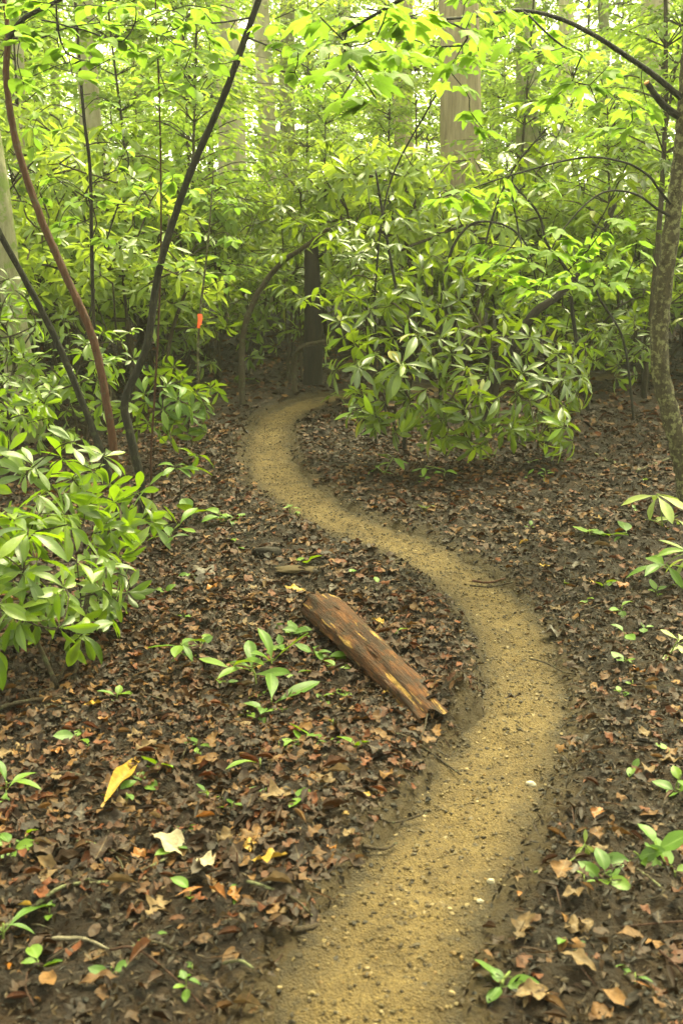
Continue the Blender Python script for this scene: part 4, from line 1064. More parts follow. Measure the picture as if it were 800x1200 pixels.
def build_log():
    a = G(374, 724); c = G(512, 850); a.z += .045; c.z -= .012
    ax = (c - a); L = ax.length; ax.normalize(); side = ax.cross(Vector((0, 0, 1))).normalized(); upv = side.cross(ax)
    ns, nr = 60, 36; V = []; UV = []; Fq = []
    for i in range(ns + 1):
        s = i / ns
        for j in range(nr + 1):
            an = 2 * math.pi * j / nr
            r = .092 * (1 - .10 * s) * (1 - .25 * s * s + .28 * float(vnoise(s * 3 + 40, (j % nr) * .35, 61)) + .26 * float(vnoise(s * 2 + 7, (j % nr) * .8, 62)) + .14 * float(vnoise(s * 12, (j % nr) * 1.7, 63)))
            ragged = 0
            if i in (0, ns): ragged = .10 * float(vnoise((j % nr) * .9, i, 64))
            if i in (1, ns - 1): ragged = .05 * float(vnoise((j % nr) * .9, 1 if i == 1 else ns, 64))
            p = ax * (s * L + ragged) + (side * math.cos(an) + upv * math.sin(an) * .82) * r + Vector((0, 0, .012 * math.sin(s * 3.3)))
            V.append(p); UV.append((s * L, j / nr * .62))
    for i in range(ns):
        for j in range(nr):
            q = i * (nr + 1) + j; Fq.append((q, q + 1, q + nr + 2, q + nr + 1))
    V = [tuple(v) for v in V]
    me = mesh_np('log', V, Fq, log_mat(), True, np.array(UV))
    t = thing('fallen_log', a, 'short rotting log with orange scraped bark lying beside the path', 'log')
    obj('wood', me, t)
    for s, nm, inset in ((0, 'cut_end', .012), (1, 'cut_end', -.012)):
        ring = []; Vc = []; Fc = []
        for k, f in enumerate((1.0, .66, .3)):
            for j in range(18):
                an = 2 * math.pi * j / 18; r = .094 * (1 - .36 * s) * f
                Vc.append(ax * (s * L + inset + .02 * float(vnoise(j * .7, k * 3.1, 65))) + (side * math.cos(an) + upv * math.sin(an) * .82) * r)
        for k in range(2):
            for j in range(18):
                j2 = (j + 1) % 18; Fc.append((k * 18 + j, k * 18 + j2, (k + 1) * 18 + j2, (k + 1) * 18 + j))
        Vc.append(ax * (s * L + inset)); Fc += [(36 + j, 36 + (j + 1) % 18, 54) for j in range(18)]
        m2 = bpy.data.meshes.new(nm); m2.from_pydata([tuple(v) for v in Vc], [], Fc); m2.materials.append(M['bark_dark']); m2.update(); obj(nm, m2, t)
    mb = MB(); p0 = ax * (L * .42) - side * .02 + upv * .06
    k0 = P(402, 764, (a + ax * L * .35).y) - a
    mb.tube(catmull([k0 + Vector((.10, .02, .03)), k0, k0 + Vector((-.06, -.03, -.02))], 4), list(np.linspace(.005, .009, 9)), sides=6); obj('twig', mb.mesh('twig', M['twig']), t)
    # splinters of torn bark standing off the wood
    r_ = random.Random(8)
    mbs = MB()
    for k in range(16):
        s = r_.uniform(.05, .9); an = r_.uniform(.3, 2.6); rr = .094 * (1 - .12 * s)
        n_ = side * math.cos(an) + upv * math.sin(an) * .82
        p = ax * (s * L) + n_ * rr; ln = r_.uniform(.05, .16)
        mbs.tube([p - ax * ln * .5 + n_ * .0, p + n_ * r_.uniform(.004, .010), p + ax * ln * .5 + n_ * r_.uniform(.0, .012)], [.003, .007, .002], sides=4)
    obj('splinters', mbs.mesh('splinters', M['bark_red']), t, kind='stuff')
build_log()

# ------------------------------------------------------------------ litter
def dead_templates(hi=False):
    out = []
    r_ = random.Random(31)
    def curled(wd, pk, c, f, tw, wv, n=5, ac=1): return blade(bl_ragged(wd, pk, int(wd * 997)) if hi else bl_oblong(wd, pk), 10 if hi else n, 2 if hi else ac, .05, c, f, tw, wv)
    out += [curled(.24, .5, .4, .3, .3, .4), curled(.28, .48, -.3, .2, -.4, .5), curled(.16, .55, .3, .9, .2, .2), curled(.3, .45, .15, -.25, .3, .6), curled(.12, .55, -.25, 1.2, .1, .2), curled(.34, .5, .6, .15, -.3, .6)]
    oak = lambda t: .30 * (math.sin(math.pi * t ** .9) ** .7) * (.72 + .38 * math.sin(t * 19))
    for c, f, tw in ((.25, .2, .3), (-.3, .15, -.3), (.4, -.2, .2)):
        out.append(blade(oak, 14 if hi else 9, 2 if hi else 1, .08, c, f, tw, .4))
    return out
def bl_ragged(wd, pk, sd):
    f = bl_oblong(wd, pk); return lambda t: f(t) * (1 + .35 * float(vnoise(t * 7 + sd, sd * .37, 91)))
DT = dead_templates()
def litter(n, seed, xr, yr, L, lift, dens, tmpl, pal, tilt=.20, bright=1.0):
    g = np.random.default_rng(seed)
    x = g.uniform(*xr, n * 3); y = g.uniform(*yr, n * 3)
    keep = np.abs(x) < .36 * y + .9
    x, y = x[keep], y[keep]; d = trail_dist(x, y)
    pr = dens(x, y, d); keep = g.random(len(x)) < pr
    x, y, d = x[keep][:n], y[keep][:n], d[keep][:n]; n = len(x)
    z = H(x, y, d) + g.uniform(lift[0], lift[1], n)
    e = .03; gx = (H(x + e, y) - H(x - e, y)) / (2 * e); gy = (H(x, y + e) - H(x, y - e)) / (2 * e)
    nrm = np.stack([-gx * .6, -gy * .6, np.ones(n)], -1) + g.normal(0, tilt, (n, 3)) * np.array([1, 1, .2]); nrm /= np.linalg.norm(nrm, axis=1)[:, None]
    a = g.uniform(0, 2 * np.pi, n); dr = np.stack([np.cos(a), np.sin(a), np.zeros(n)], -1)
    dr -= nrm * (dr * nrm).sum(1)[:, None]; dr /= np.linalg.norm(dr, axis=1)[:, None]
    yv = np.cross(nrm, dr); mats = np.stack([dr, yv, nrm], -1)
    Ls = g.uniform(*L, n); pick = g.integers(0, len(tmpl), n)
    cols = np.array(pal)[g.integers(0, len(pal), n)] * g.uniform(.6, 1.35, n)[:, None] * bright
    Vs = []; Fs = []; Cs = []; off = 0
    for k, tm in enumerate(tmpl):
        i = np.where(pick == k)[0]
        if not len(i): continue
        v = np.einsum('nij,vj->nvi', mats[i], tm[0] - np.array([.5, 0, 0])) * Ls[i][:, None, None] + np.stack([x[i], y[i], z[i]], -1)[:, None]
        nv = len(tm[0]); f = tm[1][None] + (np.arange(len(i)) * nv)[:, None, None] + off
        Vs.append(v.reshape(-1, 3)); Fs.append(f.reshape(-1, 4)); Cs.append(np.repeat(cols[i], nv, 0)); off += nv * len(i)
    return mesh_np('litter', np.concatenate(Vs), np.concatenate(Fs), M['litter'], True, None, np.concatenate(Cs))
def side_x(y): return np.interp(y, TRA[:, 1][3:-30], TRA[:, 0][3:-30])
def bare(x, y): return sstep(.0, .35, (2.75 - y) + .5 * vnoise(x * 2, y * 2, 57)) * (x < .2)
def dens_leaf(x, y, d):
    off = sstep(-.03, .15, d - half_w(y) + .10 * vnoise(x * 3, y * 3, 51))
    right = sstep(0, .3, x - side_x(y)) * (1 - sstep(5.5, 7.0, y))
    return (off * (1 - .68 * right) * (1 - .85 * bare(x, y)) * (.55 + .9 * np.clip(vnoise(x * 1.6, y * 1.6, 52) + .5, 0, 1))).clip(0, 1)
def dens_crumb(x, y, d):
    return sstep(-.10, .10, d - half_w(y) + .05 * vnoise(x * 6, y * 6, 53)) * .9 + .05
LIT = [litter(12500, 1, (-2.6, 2.6), (1.6, 5.2), (.016, .072), (.0, .018), dens_leaf, DT, DEADPAL),
       litter(15000, 2, (-4.5, 4.5), (5.0, 9.5), (.025, .08), (.0, .022), dens_leaf, DT, DEADPAL),
       litter(9000, 3, (-7, 7), (9.3, 18), (.06, .12), (.0, .02), dens_leaf, DT[:6], DEADPAL)]
for k, me in enumerate(LIT): obj('leaf_litter', me, None, None, ['brown dead leaf litter thick beside the path', 'brown dead leaf litter round the far bend of the path', 'dead leaf litter under the thicket'][k], 'leaf litter', kind='stuff')
BIT = [blade(bl_oblong(.2, .5), 2, 1, .0, c, f, tw, .3) for c, f, tw in ((.9, .8, .6), (-.8, .6, -.6), (.3, 1.2, .2))] + [blade(bl_oblong(.05, .5), 2, 1, .0, c, .4) for c in (.2, -.4)]
BITPAL = [(.009, .006, .003), (.016, .010, .005), (.025, .015, .007), (.04, .025, .011), (.065, .042, .02), (.032, .016, .006)]
for k, me in enumerate([litter(60000, 11, (-2.6, 2.6), (1.6, 5.6), (.006, .034), (-.002, .012), dens_crumb, BIT, BITPAL, .5), litter(36000, 12, (-4.5, 4.5), (5.4, 10.5), (.012, .045), (-.002, .014), dens_crumb, BIT, BITPAL, .5)]):
    obj('forest_debris', me, None, None, ['crumbs of bark, root and broken leaf strewn along the path', 'crumbs of bark and broken leaf round the far bend'][k], 'debris', kind='stuff')
FIB = [blade(bl_oblong(.022, .5), 4, 1, .0, c, .6, .4, .0) for c in (.5, -.4, .9)]
lc = ground_px(470, 745)
def dens_fib(x, y, d):
    e = d - half_w(y); edge = sstep(-.04, .03, e) * (1 - sstep(.08, .30, e)) * .5
    heap = np.exp(-(((x - mound.x + .08) / .22) ** 2 + ((y - mound.y - .25) / .5) ** 2)) * sstep(-.03, .03, e)
    return np.clip(edge * .6 + heap, 0, 1)
me = litter(5200, 31, (-1.6, 2.0), (1.8, 9.5), (.03, .11), (.0, .03), dens_fib, FIB, [(.012, .006, .003), (.022, .011, .005), (.04, .019, .007), (.06, .028, .010), (.03, .010, .004)], .5)
obj('root_fibres', me, None, None, 'dark torn root fibres heaped along the path edge and round the log', 'debris', kind='stuff')
# clods of earth
def clods(n, seed, xr, yr, S, dens, mat, name, label, sink=.3, col=None, zf=None):
    g = np.random.default_rng(seed)
    x = g.uniform(*xr, n * 4); y = g.uniform(*yr, n * 4); keep = np.abs(x) < .36 * y + .9; x, y = x[keep], y[keep]; d = trail_dist(x, y)
    keep = g.random(len(x)) < dens(x, y, d); x, y, d = x[keep][:n], y[keep][:n], d[keep][:n]; n = len(x)
    base = np.array([(1, 0, 0), (-1, 0, 0), (0, 1, 0), (0, -1, 0), (0, 0, 1), (0, 0, -1)], float)
    f = np.array([(0, 2, 4), (2, 1, 4), (1, 3, 4), (3, 0, 4), (2, 0, 5), (1, 2, 5), (3, 1, 5), (0, 3, 5)])
    # one subdivision towards a sphere
    mid = {}; V = [tuple(v) for v in base]; F2 = []
    def m_(a, c):
        k = (min(a, c), max(a, c))
        if k not in mid:
            p = (np.array(V[a]) + np.array(V[c])) / 2; p /= np.linalg.norm(p); mid[k] = len(V); V.append(tuple(p))
        return mid[k]
    for a, c, e in f:
        ab, bc, ca = m_(a, c), m_(c, e), m_(e, a); F2 += [(a, ab, ca), (ab, c, bc), (ca, bc, e), (ab, bc, ca)]
    V = np.array(V); F2 = np.array(F2); nv = len(V)
    s = g.uniform(S[0] ** .5, S[1] ** .5, n) ** 2
    sc = np.stack([s * g.uniform(.7, 1.3, n), s * g.uniform(.7, 1.3, n), s * g.uniform(.45, .8, n)], -1)
    v = V[None] * (1 + g.uniform(-.42, .42, (n, nv, 1))) * sc[:, None]
    a = g.uniform(0, 6.28, n); ca, sa = np.cos(a)[:, None], np.sin(a)[:, None]
    v = np.stack([v[..., 0] * ca - v[..., 1] * sa, v[..., 0] * sa + v[..., 1] * ca, v[..., 2]], -1)
    z = (np.maximum(H(x, y, d), np.where(d < .32, h0(x, y) - .022, -9)) if zf is None else zf(x, y)) + s * sink
    v += np.stack([x, y, z], -1)[:, None]
    fa = (F2[None] + (np.arange(n) * nv)[:, None, None]).reshape(-1, 3)
    cols = None
    if col is not None: cols = np.repeat(np.array(col)[g.integers(0, len(col), n)] * g.uniform(.7, 1.3, n)[:, None], nv, 0)
    return mesh_np(name, v.reshape(-1, 3), fa, mat, False, None, cols), np.stack([x, y, z, s], -1)
me, _ = clods(9000, 21, (-2.6, 2.6), (1.6, 7.5), (.0015, .011), lambda x, y, d: sstep(-.06, .06, d - half_w(y)) * (1 - .6 * sstep(.5, 1.2, d)), M['litter'], 'soil_clods', '', .25, [(.010, .0068, .0033), (.018, .012, .006), (.03, .02, .0095)])
obj('soil_clods', me, None, None, 'small clods of dark soil thrown up along the path edges', 'soil', kind='stuff')
GR = [(.06, .041, .017), (.085, .058, .024), (.13, .095, .042), (.03, .02, .009), (.20, .15, .08), (.10, .06, .02), (.075, .055, .03), (.06, .04, .016), (.09, .06, .025), (.05, .034, .015), (.07, .05, .02), (.045, .03, .013)]
me, _ = clods(20000, 22, (-1.2, 2.0), (1.6, 10.5), (.0012, .0072), lambda x, y, d: 1 - sstep(-.06, .07, d - half_w(y)), M['litter'], 'gravel', '', .2, GR, zf=lambda x, y: h0(x, y) - .018 + .030 * vnoise(x * 4, y * 4, 34) + .020 * vnoise(x * 12, y * 12, 35) + .010 * vnoise(x * 40, y * 40, 36) - .01 * (1 - (trail_dist(x, y) / half_w(y)) ** 2).clip(0, 1))
obj('gravel', me, None, None, 'coarse sand grains and fine gravel on the path', 'gravel', kind='stuff')

# single dead leaves
DH = dead_templates(True); DH.append(blade(bl_oblong(.056, .5), 12, 2, .06, .15, .45, .5, .3))
DM = {k: [tmpl_mesh('dead_leaf', tm, M[k]) for tm in DH] for k in ('dead', 'dead_tan', 'dead_orange', 'dead_yellow', 'dead_pale', 'dead_grey')}
def ground_leaf(meshes, x, y, L, r_, name, label, cat='leaf', group=None, lift=.012, ang=None, tilt=.2):
    z = surf(x, y) + lift; a = r_.uniform(0, 6.28) if ang is None else ang
    n = (Vector((0, 0, 1)) + rv3(r_) * tilt).normalized(); d = Vector((math.cos(a), math.sin(a), 0)); d -= n * d.dot(n)
    m = r_.choice(meshes); o = bpy.data.objects.new(name, m); COL.objects.link(o)
    mt = frame(d, n)
    o.matrix_local = Matrix.Translation(Vector((x, y, z)) - mt @ Vector((L * .5, 0, 0))) @ mt.to_4x4() @ Matrix.Scale(L, 4)
    tag(o, label, cat, group); return o
r5 = random.Random(12)
cnt = 0
while cnt < 250:
    u, v = r5.uniform(-10, 810), r5.uniform(600, 1195); p = ground_px(u, v); d = float(trail_dist(np.array([p.x]), np.array([p.y]))[0])
    if d < float(half_w(p.y)) + .05 or r5.random() > float(dens_leaf(np.array([p.x]), np.array([p.y]), np.array([d]))[0]) * 1.3 or (u < 160 and v < 790): continue
    k = r5.random()
    if k < .64: mt, lb, gr = 'dead', 'dark brown crumpled dead leaf ', 'brown dead leaves on the forest floor'
    elif k < .84: mt, lb, gr = 'dead_tan', 'tan curled dead leaf ', 'tan dead leaves on the forest floor'
    elif k < .90: mt, lb, gr = 'dead_grey', 'greyish dead leaf ', 'greyish dead leaves on the forest floor'
    elif k < .96: mt, lb, gr = 'dead_orange', 'orange dead leaf ', 'orange dead leaves on the forest floor'
    else: mt, lb, gr = 'dead_yellow', 'yellowed dead leaf ', 'yellowed dead leaves on the forest floor'
    ground_leaf(DM[mt], p.x, p.y, r5.uniform(.05, .11) * (.75 if mt in ('dead_orange', 'dead_yellow') else 1), r5, 'dead_leaf', lb + near(p.x, p.y, FLOOR), 'leaf', gr, .016); cnt += 1
def one_leaf(mt, u, v, Lpx, ang, label, k=None, lift=.02, tilt=.15):
    p = ground_px(u, v); L = Lpx / F * p.y * 1.05
    return ground_leaf([DM[mt][k]] if k is not None else DM[mt], p.x, p.y, L, r5, 'dead_leaf', label, 'leaf', None, lift, ang, tilt)
ga, gb = GS(121, 968), GS(166, 893)
ground_leaf([DM['dead_yellow'][9]], (ga.x + gb.x) / 2, (ga.y + gb.y) / 2, (gb - ga).length, r5, 'dead_leaf', 'long rolled golden leaf lying on the brown litter', 'leaf', None, .05, math.atan2(gb.y - ga.y, gb.x - ga.x), .02)
one_leaf('dead_pale', 202, 996, 62, -.5, 'whitish crumpled leaf beside a thin lichened twig', 0, .03)
one_leaf('dead_pale', 242, 1022, 34, 2.2, 'small torn whitish leaf next to the larger whitish one', 5, .03)
one_leaf('dead_orange', 256, 1062, 40, 2.2, 'glossy orange leaf near the torn whitish leaf', 2, .03)
one_leaf('dead_orange', 222, 1056, 45, .9, 'rust orange folded leaf beside the glossy orange one', 9, .03)
one_leaf('dead_yellow', 316, 1033, 48, -.2, 'broad pale yellow leaf on bare mud', 1, .02)
one_leaf('dead_tan', 55, 1022, 50, -.8, 'long tan orange leaf near the pale bare twig', 2, .02)
one_leaf('dead_tan', 325, 944, 52, .4, 'large reddish tan leaf near the cut seedling', 6, .02)
one_leaf('dead_orange', 249, 699, 20, 1.0, 'small bright orange leaf in the litter above the log', 1, .02)
one_leaf('dead_yellow', 443, 734, 26, 2.0, 'yellow leaf lying on the spoil behind the log', 0, .03)
one_leaf('dead_yellow', 346, 690, 28, .2, 'yellow tan leaf by the upper end of the log', 3, .03)
one_leaf('dead_orange', 728, 692, 24, .6, 'orange and yellow leaf on the dark bank', 3, .02)
one_leaf('dead_orange', 746, 791, 24, .3, 'round reddish brown leaf on the mud bank', 5, .015)
one_leaf('dead_grey', 648, 746, 34, .1, 'grey crumpled leaf on the edge of the path', 5, .03)
one_leaf('dead', 600, 823, 24, .2, 'small blackish leaf in the middle of the path', 1, .04)
one_leaf('dead_grey', 243, 672, 42, -.4, 'large greyish leaf lying flat above the seedlings', 3, .03)
one_leaf('dead_tan', 670, 1070, 34, .4, 'tan leaf on the mud beside the broken green sprig', 1, .02)
one_leaf('dead_grey', 665, 1036, 44, -1.0, 'mauve grey leaf below the broken green sprig', 3, .02)
one_leaf('dead_orange', 608, 1053, 14, 1.3, 'tiny curled orange leaf at the edge of the path', 0, .012)
one_leaf('dead_orange', 388, 956, 18, .4, 'small orange leaf between seedling and path', 3, .015)
one_leaf('dead_yellow', 430, 942, 14, -.7, 'tiny curled yellow leaf beside the path', 0, .012)
one_leaf('dead_tan', 785, 898, 30, .0, 'pale orange leaf on the mud bank', 1, .015)

# ------------------------------------------------------------------ sticks
def stick(pts, w0, w1, mat, label, name='twig', lift=.012, n=5, group=None, cat='twig', side=None):
    q = [GS(u, v, lift) for u, v in pts]; b = q[0].copy(); qq = catmull(q, n)
    for i, p in enumerate(qq): p.z = max(p.z, surf(p.x, p.y) + w0 * .4) 
    mb = MB(); mb.tube([p - b for p in qq], list(np.linspace(w0, w1, len(qq))), sides=6, wob=.18, seed=len(pts))
    for (i, du, dv) in (side or []):
        p = qq[int(i * (len(qq) - 1))] - b; e = p + Vector((du, dv, .02)); mb.tube([p, p.lerp(e, .5) + Vector((0, 0, .01)), e], [w1, w1 * .8, w1 * .5], sides=5)
    return obj(name, mb.mesh(name, M[mat]), None, b, label, cat, group)
stick([(-10, 838), (40, 832), (80, 822), (120, 816), (160, 821), (195, 828)], .0085, .005, 'twig', 'long brown stick lying under the glossy shrub', side=[(.4, -.06, -.04)])
stick([(-12, 1102), (35, 1078), (75, 1060), (125, 1048), (160, 1030), (196, 1004)], .0065, .0035, 'twig_lichen', 'long lichened twig pointing at the whitish leaf', side=[(.5, .05, -.02), (.75, -.03, .05)])
stick([(62, 1100), (80, 1103), (100, 1108), (128, 1116)], .006, .0035, 'twig_pale', 'pale stripped end of a broken twig', lift=.016)
stick([(130, 1117), (160, 1130), (200, 1158), (242, 1196)], .0035, .002, 'red_stem', 'thin curving reddish twig running from the pale twig', lift=.016)
stick([(290, 1058), (320, 1066), (345, 1072), (366, 1076)], .0045, .003, 'twig_lichen', 'small lichen dotted twig on the mud')
stick([(90, 972), (110, 1000), (128, 1024)], .004, .003, 'twig', 'short brown twig in the litter near the golden leaf')
stick([(285, 985), (250, 1010), (215, 1022)], .004, .002, 'twig', 'thin twig under the whitish leaf')
stick([(262, 1140), (282, 1142), (298, 1146)], .004, .003, 'twig_lichen', 'stubby lichened twig at the muddy edge')
stick([(345, 1100), (360, 1090), (374, 1082)], .008, .006, 'twig', 'short thick dark stick at the path edge')
stick([(50, 918), (75, 915), (98, 920)], .011, .009, 'twig', 'short dark stick end in the litter')
stick([(145, 712), (180, 720), (218, 732)], .0055, .004, 'twig', 'dark twig running out of the shrub into the litter')
stick([(550, 684), (575, 686), (600, 686)], .005, .004, 'twig', 'straight thin stick across the path')
stick([(695, 532), (712, 538), (738, 550)], .014, .009, 'twig_lichen', 'pale lichen crusted branch on the shaded soil', 'fallen_branch', cat='branch')
stick([(745, 556), (765, 546), (788, 536)], .011, .008, 'twig_lichen', 'greenish lichened branch leaning towards the forked tree', 'fallen_branch', cat='branch')
stick([(640, 618), (660, 622), (690, 628), (720, 624)], .005, .003, 'twig', 'thin twig on the soil below the rhododendrons')
stick([(715, 595), (745, 603), (775, 606), (805, 598)], .007, .004, 'twig', 'curved brown twig at the foot of the forked tree')
stick([(620, 770), (640, 775), (660, 786), (670, 792)], .004, .003, 'twig', 'small forked twig on the mud bank', side=[(.5, .04, .04)])
stick([(715, 810), (745, 815), (785, 812)], .003, .002, 'twig', 'fine straight twig on the mud bank')
stick([(430, 965), (460, 962), (500, 950)], .004, .0025, 'twig', 'dark root fibre crossing the path edge')
stick([(425, 995), (450, 992), (465, 985)], .005, .003, 'twig', 'dark root end sticking into the path')
stick([(500, 852), (497, 866), (492, 880)], .0035, .002, 'twig', 'thin splinter below the log end', lift=.03)
stick([(455, 870), (480, 878), (520, 892), (540, 905)], .004, .003, 'twig', 'dark twig trailing from the log towards the path')
for k in range(46):
    while True:
        u, v = r5.uniform(0, 800), r5.uniform(560, 1190); p = ground_px(u, v)
        if float(trail_dist(np.array([p.x]), np.array([p.y]))[0]) > .34: break
    a = r5.uniform(0, 6.28); L = r5.uniform(.06, .22); q = []
    for s in (-.5, 0, .5):
        x, y = p.x + math.cos(a) * L * s + r5.uniform(-.01, .01), p.y + math.sin(a) * L * s; q.append(Vector((x, y, surf(x, y) + .014)))
    b = q[0]; mb = MB(); ww = r5.uniform(.0015, .0038); qq = catmull([z - b for z in q], 3); mb.tube(qq, list(np.linspace(ww, ww * .6, len(qq))), sides=5, wob=.15)
    obj('twig', mb.mesh('twig', M[r5.choice(['twig', 'twig', 'twig', 'red_stem', 'twig_lichen'])]), None, b, 'small broken twig lying ' + near(p.x, p.y, FLOOR), 'twig', 'small twigs on the forest floor')

stick([(553, 679), (572, 681), (592, 680)], .007, .005, 'bark_red', 'reddish strip of bark lying across the path', 'bark_strip', cat='bark')

# ------------------------------------------------------------------ stones
def stone_mat(name, a, b_):
    m, t, out = new_mat(name); g = N(t, 'ShaderNodeNewGeometry'); n1 = noise_n(t, g.outputs['Position'], 60, 5, .7)
    p = N(t, 'ShaderNodeBsdfPrincipled'); p.inputs['Roughness'].default_value = .8; p.inputs['Specular IOR Level'].default_value = .2; t.links.new(ramp_n(t, n1, [(.3, a), (.7, b_)]), p.inputs['Base Color'])
    t.links.new(bump_n(t, n1, .5, .01), p.inputs['Normal']); t.links.new(p.outputs[0], out.inputs[0]); return m
M['stone_o'] = stone_mat('ochre_stone', (.16, .09, .03), (.25, .16, .06)); M['stone_w'] = stone_mat('white_stone', (.26, .22, .15), (.42, .36, .26)); M['stone_d'] = stone_mat('dark_clod', (.006, .0045, .003), (.018, .012, .007)); M['stone_s'] = stone_mat('sandy_clod', (.035, .022, .009), (.06, .04, .017))
def stone(u, v, wpx, mat, label, hgt=.5, asp=.7, sink=.3, name='stone', cat='stone', seed=0):
    import bmesh
    p = GS(u, v); r = wpx / F * p.y / 2 * 1.03; bm = bmesh.new(); bmesh.ops.create_icosphere(bm, subdivisions=3, radius=1)
    for vv in bm.verts:
        c = vv.co.copy(); f = 1 + .5 * float(vnoise(c.x * 1.3 + seed, c.y * 1.3 + c.z * .9, 70 + seed)) + .2 * float(vnoise(c.x * 3.5 + seed, c.z * 3.5 + c.y * 2, 80))
        vv.co = Vector((c.x * f * r, c.y * f * r * asp, c.z * f * r * hgt))
    me = bpy.data.meshes.new(name); bm.to_mesh(me); bm.free(); me.materials.append(M[mat]); me.polygons.foreach_set('use_smooth', np.full(len(me.polygons), True))
    return obj(name, me, None, (p.x, p.y, p.z + r * hgt * sink), label, cat)
stone(532, 1075, 26, 'stone_o', 'flat ochre stone set in the path edge', .4, .8, .3, seed=1)
stone(575, 1028, 11, 'stone_w', 'small white pebble standing on the path edge', .9, .7, .6, 'pebble', 'pebble', 2)
stone(622, 915, 12, 'stone_w', 'square pale pebble beside the path', .7, .8, .5, 'pebble', 'pebble', 3)
stone(562, 1050, 9, 'stone_w', 'tiny pale pebble next to the white one', .7, .8, .5, 'pebble', 'pebble', 4)
stone(405, 777 + 190, 9, 'stone_o', 'small brown pebble on the path near the litter', .6, .8, .4, 'pebble', 'pebble', 5)
stone(315, 654, 34, 'stone_d', 'dark lump of soil in the litter below the path', .5, .6, .5, 'soil_lump', 'soil', 6)
stone(350, 668, 64, 'stone_s', 'flat patch of sandy spoil behind the dark lump', .12, .45, -.1, 'sand_heap', 'sand', 7)

# ------------------------------------------------------------------ seedlings
def seedling(u, v, hpx, leaves, L, kind, label, seed, group=None, cat='seedling', mat='green_stem', name='seedling', elev=10, stem=.003):
    """leaves: number of leaves in the top whorl, or list of (du, dv, elev, n) shoots in picture pixels"""
    r_ = random.Random(seed); b = GS(u, v); D = b.y
    if isinstance(leaves, int): leaves = [(0, -hpx, elev, leaves)]
    terms = [(P(u + du, v + dv, D + r_.uniform(-.03, .03)), e, None) for du, dv, e, n in leaves]
    for q, _, _ in terms: q.z = max(q.z, surf(q.x, q.y) + .015)
    t = thing(name, b, label, cat, group)
    tubes, dirs = grow([[b + Vector((0, 0, -.02)), b + Vector((0, 0, .01))]], [q[0] for q in terms], stem, r_)
    obj('stem', skeleton_mesh('stem', tubes, M[mat], b, 5, 0, 2), t)
    for (q, e, _), d, sp_ in zip(terms, dirs, leaves):
        for (pp, dd, nn, ll) in whorl(q, (d * .3 + Vector((0, -.1, 1))), sp_[3], L, e, r_):
            put_leaf(LM[kind], t, b, pp, dd, nn, ll, r_=r_)
seedling(212, 778, 30, [(0, -24, 6, 5), (18, -10, -20, 2)], .165, 'seed', 'seedling with a rosette of green leaves in the litter beside the glossy shrub', 1)
seedling(300, 800, 24, [(-5, -18, 35, 4), (-30, -22, 5, 2), (20, -28, 40, 3)], .19, 'seed', 'upright seedling with dark strappy leaves behind the pressed down one', 2)
seedling(318, 826, 8, [(0, -6, -2, 5)], .21, 'seed', 'seedling pressed flat with long blistered leaves near the log', 3)
seedling(368, 772, 20, [(0, -12, 8, 4), (22, 18, 8, 4), (14, 2, 8, 3)], .085, 'seedoval', 'trailing seedling with small round leaves against the log', 4)
seedling(414, 890, 12, [(0, -8, 25, 2)], .115, 'seedoval', 'single shiny green seedling leaf pair below the log', 5)
seedling(366, 875, 12, 4, .10, 'seedoval', 'small ragged seedling between the shiny leaf pair and the litter', 6)
seedling(340, 745, 6, 3, .13, 'seedoval', 'light green seedling leaves beside the upper side of the log', 7)
seedling(588, 1165, 18, [(0, -12, 30, 3), (8, -4, 15, 2)], .085, 'seedoval', 'tiny bright seedling on the mud at the path edge', 8)
seedling(750, 1012, 20, [(-8, -14, 30, 2), (18, -22, 30, 3), (38, 4, 10, 3)], .12, 'seedoval', 'broad leaved seedling on the mud bank', 9)
seedling(795, 935, 14, [(-4, -10, 20, 3), (2, -28, 20, 2)], .09, 'seedoval', 'seedling with two tiers of small leaves on the bank', 10)
seedling(705, 1040, 16, [(0, -12, 40, 3)], .07, 'seedoval', 'wispy small seedling beside the broken sprig', 11)
seedling(790, 1030, 8, 3, .085, 'seedoval', 'low bright seedling below the broad leaved one', 12)
seedling(230, 885, 8, 2, .10, 'seedoval', 'dark green seedling leaf low in the litter', 13)
seedling(170, 918, 6, 2, .11, 'seedoval', 'green leaf pair beside the golden rolled leaf', 14)
seedling(305, 905, 6, 2, .15, 'seed', 'long narrow green leaves lying in the litter above the path', 15)
seedling(8, 930, 14, 5, .15, 'seed', 'green sprout half hidden among the twigs and litter', 16)
seedling(4, 1100, 18, 4, .13, 'seed', 'green sprout at the end of the lichened twig', 17)
seedling(785, 770, 24, [(10, -22, 20, 4), (-5, 0, 5, 3)], .12, 'wilted', 'pale green sprout leaning over the mud bank', 18)
seedling(800, 690, 30, [(-20, -30, -5, 5), (8, -44, -15, 5), (-5, -10, -10, 3)], .24, 'seed', 'dark broad leaved plant by the forked tree beside pale spotted leaves', 19)
seedling(803, 690, 34, [(2, -40, -30, 4), (0, -12, -35, 3)], .22, 'wilted', 'plant with large pale spotted drooping leaves', 20)
seedling(775, 618, 44, [(-6, -40, -25, 6), (-16, -10, -15, 4), (18, -14, -20, 3)], .20, 'wilted', 'wilting yellow green plant drooping at the foot of the forked tree', 21)
seedling(690, 630, 14, [(0, -10, 10, 4), (26, -4, 10, 3), (44, -6, 5, 3)], .15, 'seedoval', 'row of light green seedling leaves on the dark soil', 22)
seedling(450, 560, 22, [(-10, -14, 5, 5), (10, -24, 10, 5), (16, -4, 0, 4)], .15, 'seed', 'light green sprout on the bank of the bend', 23)
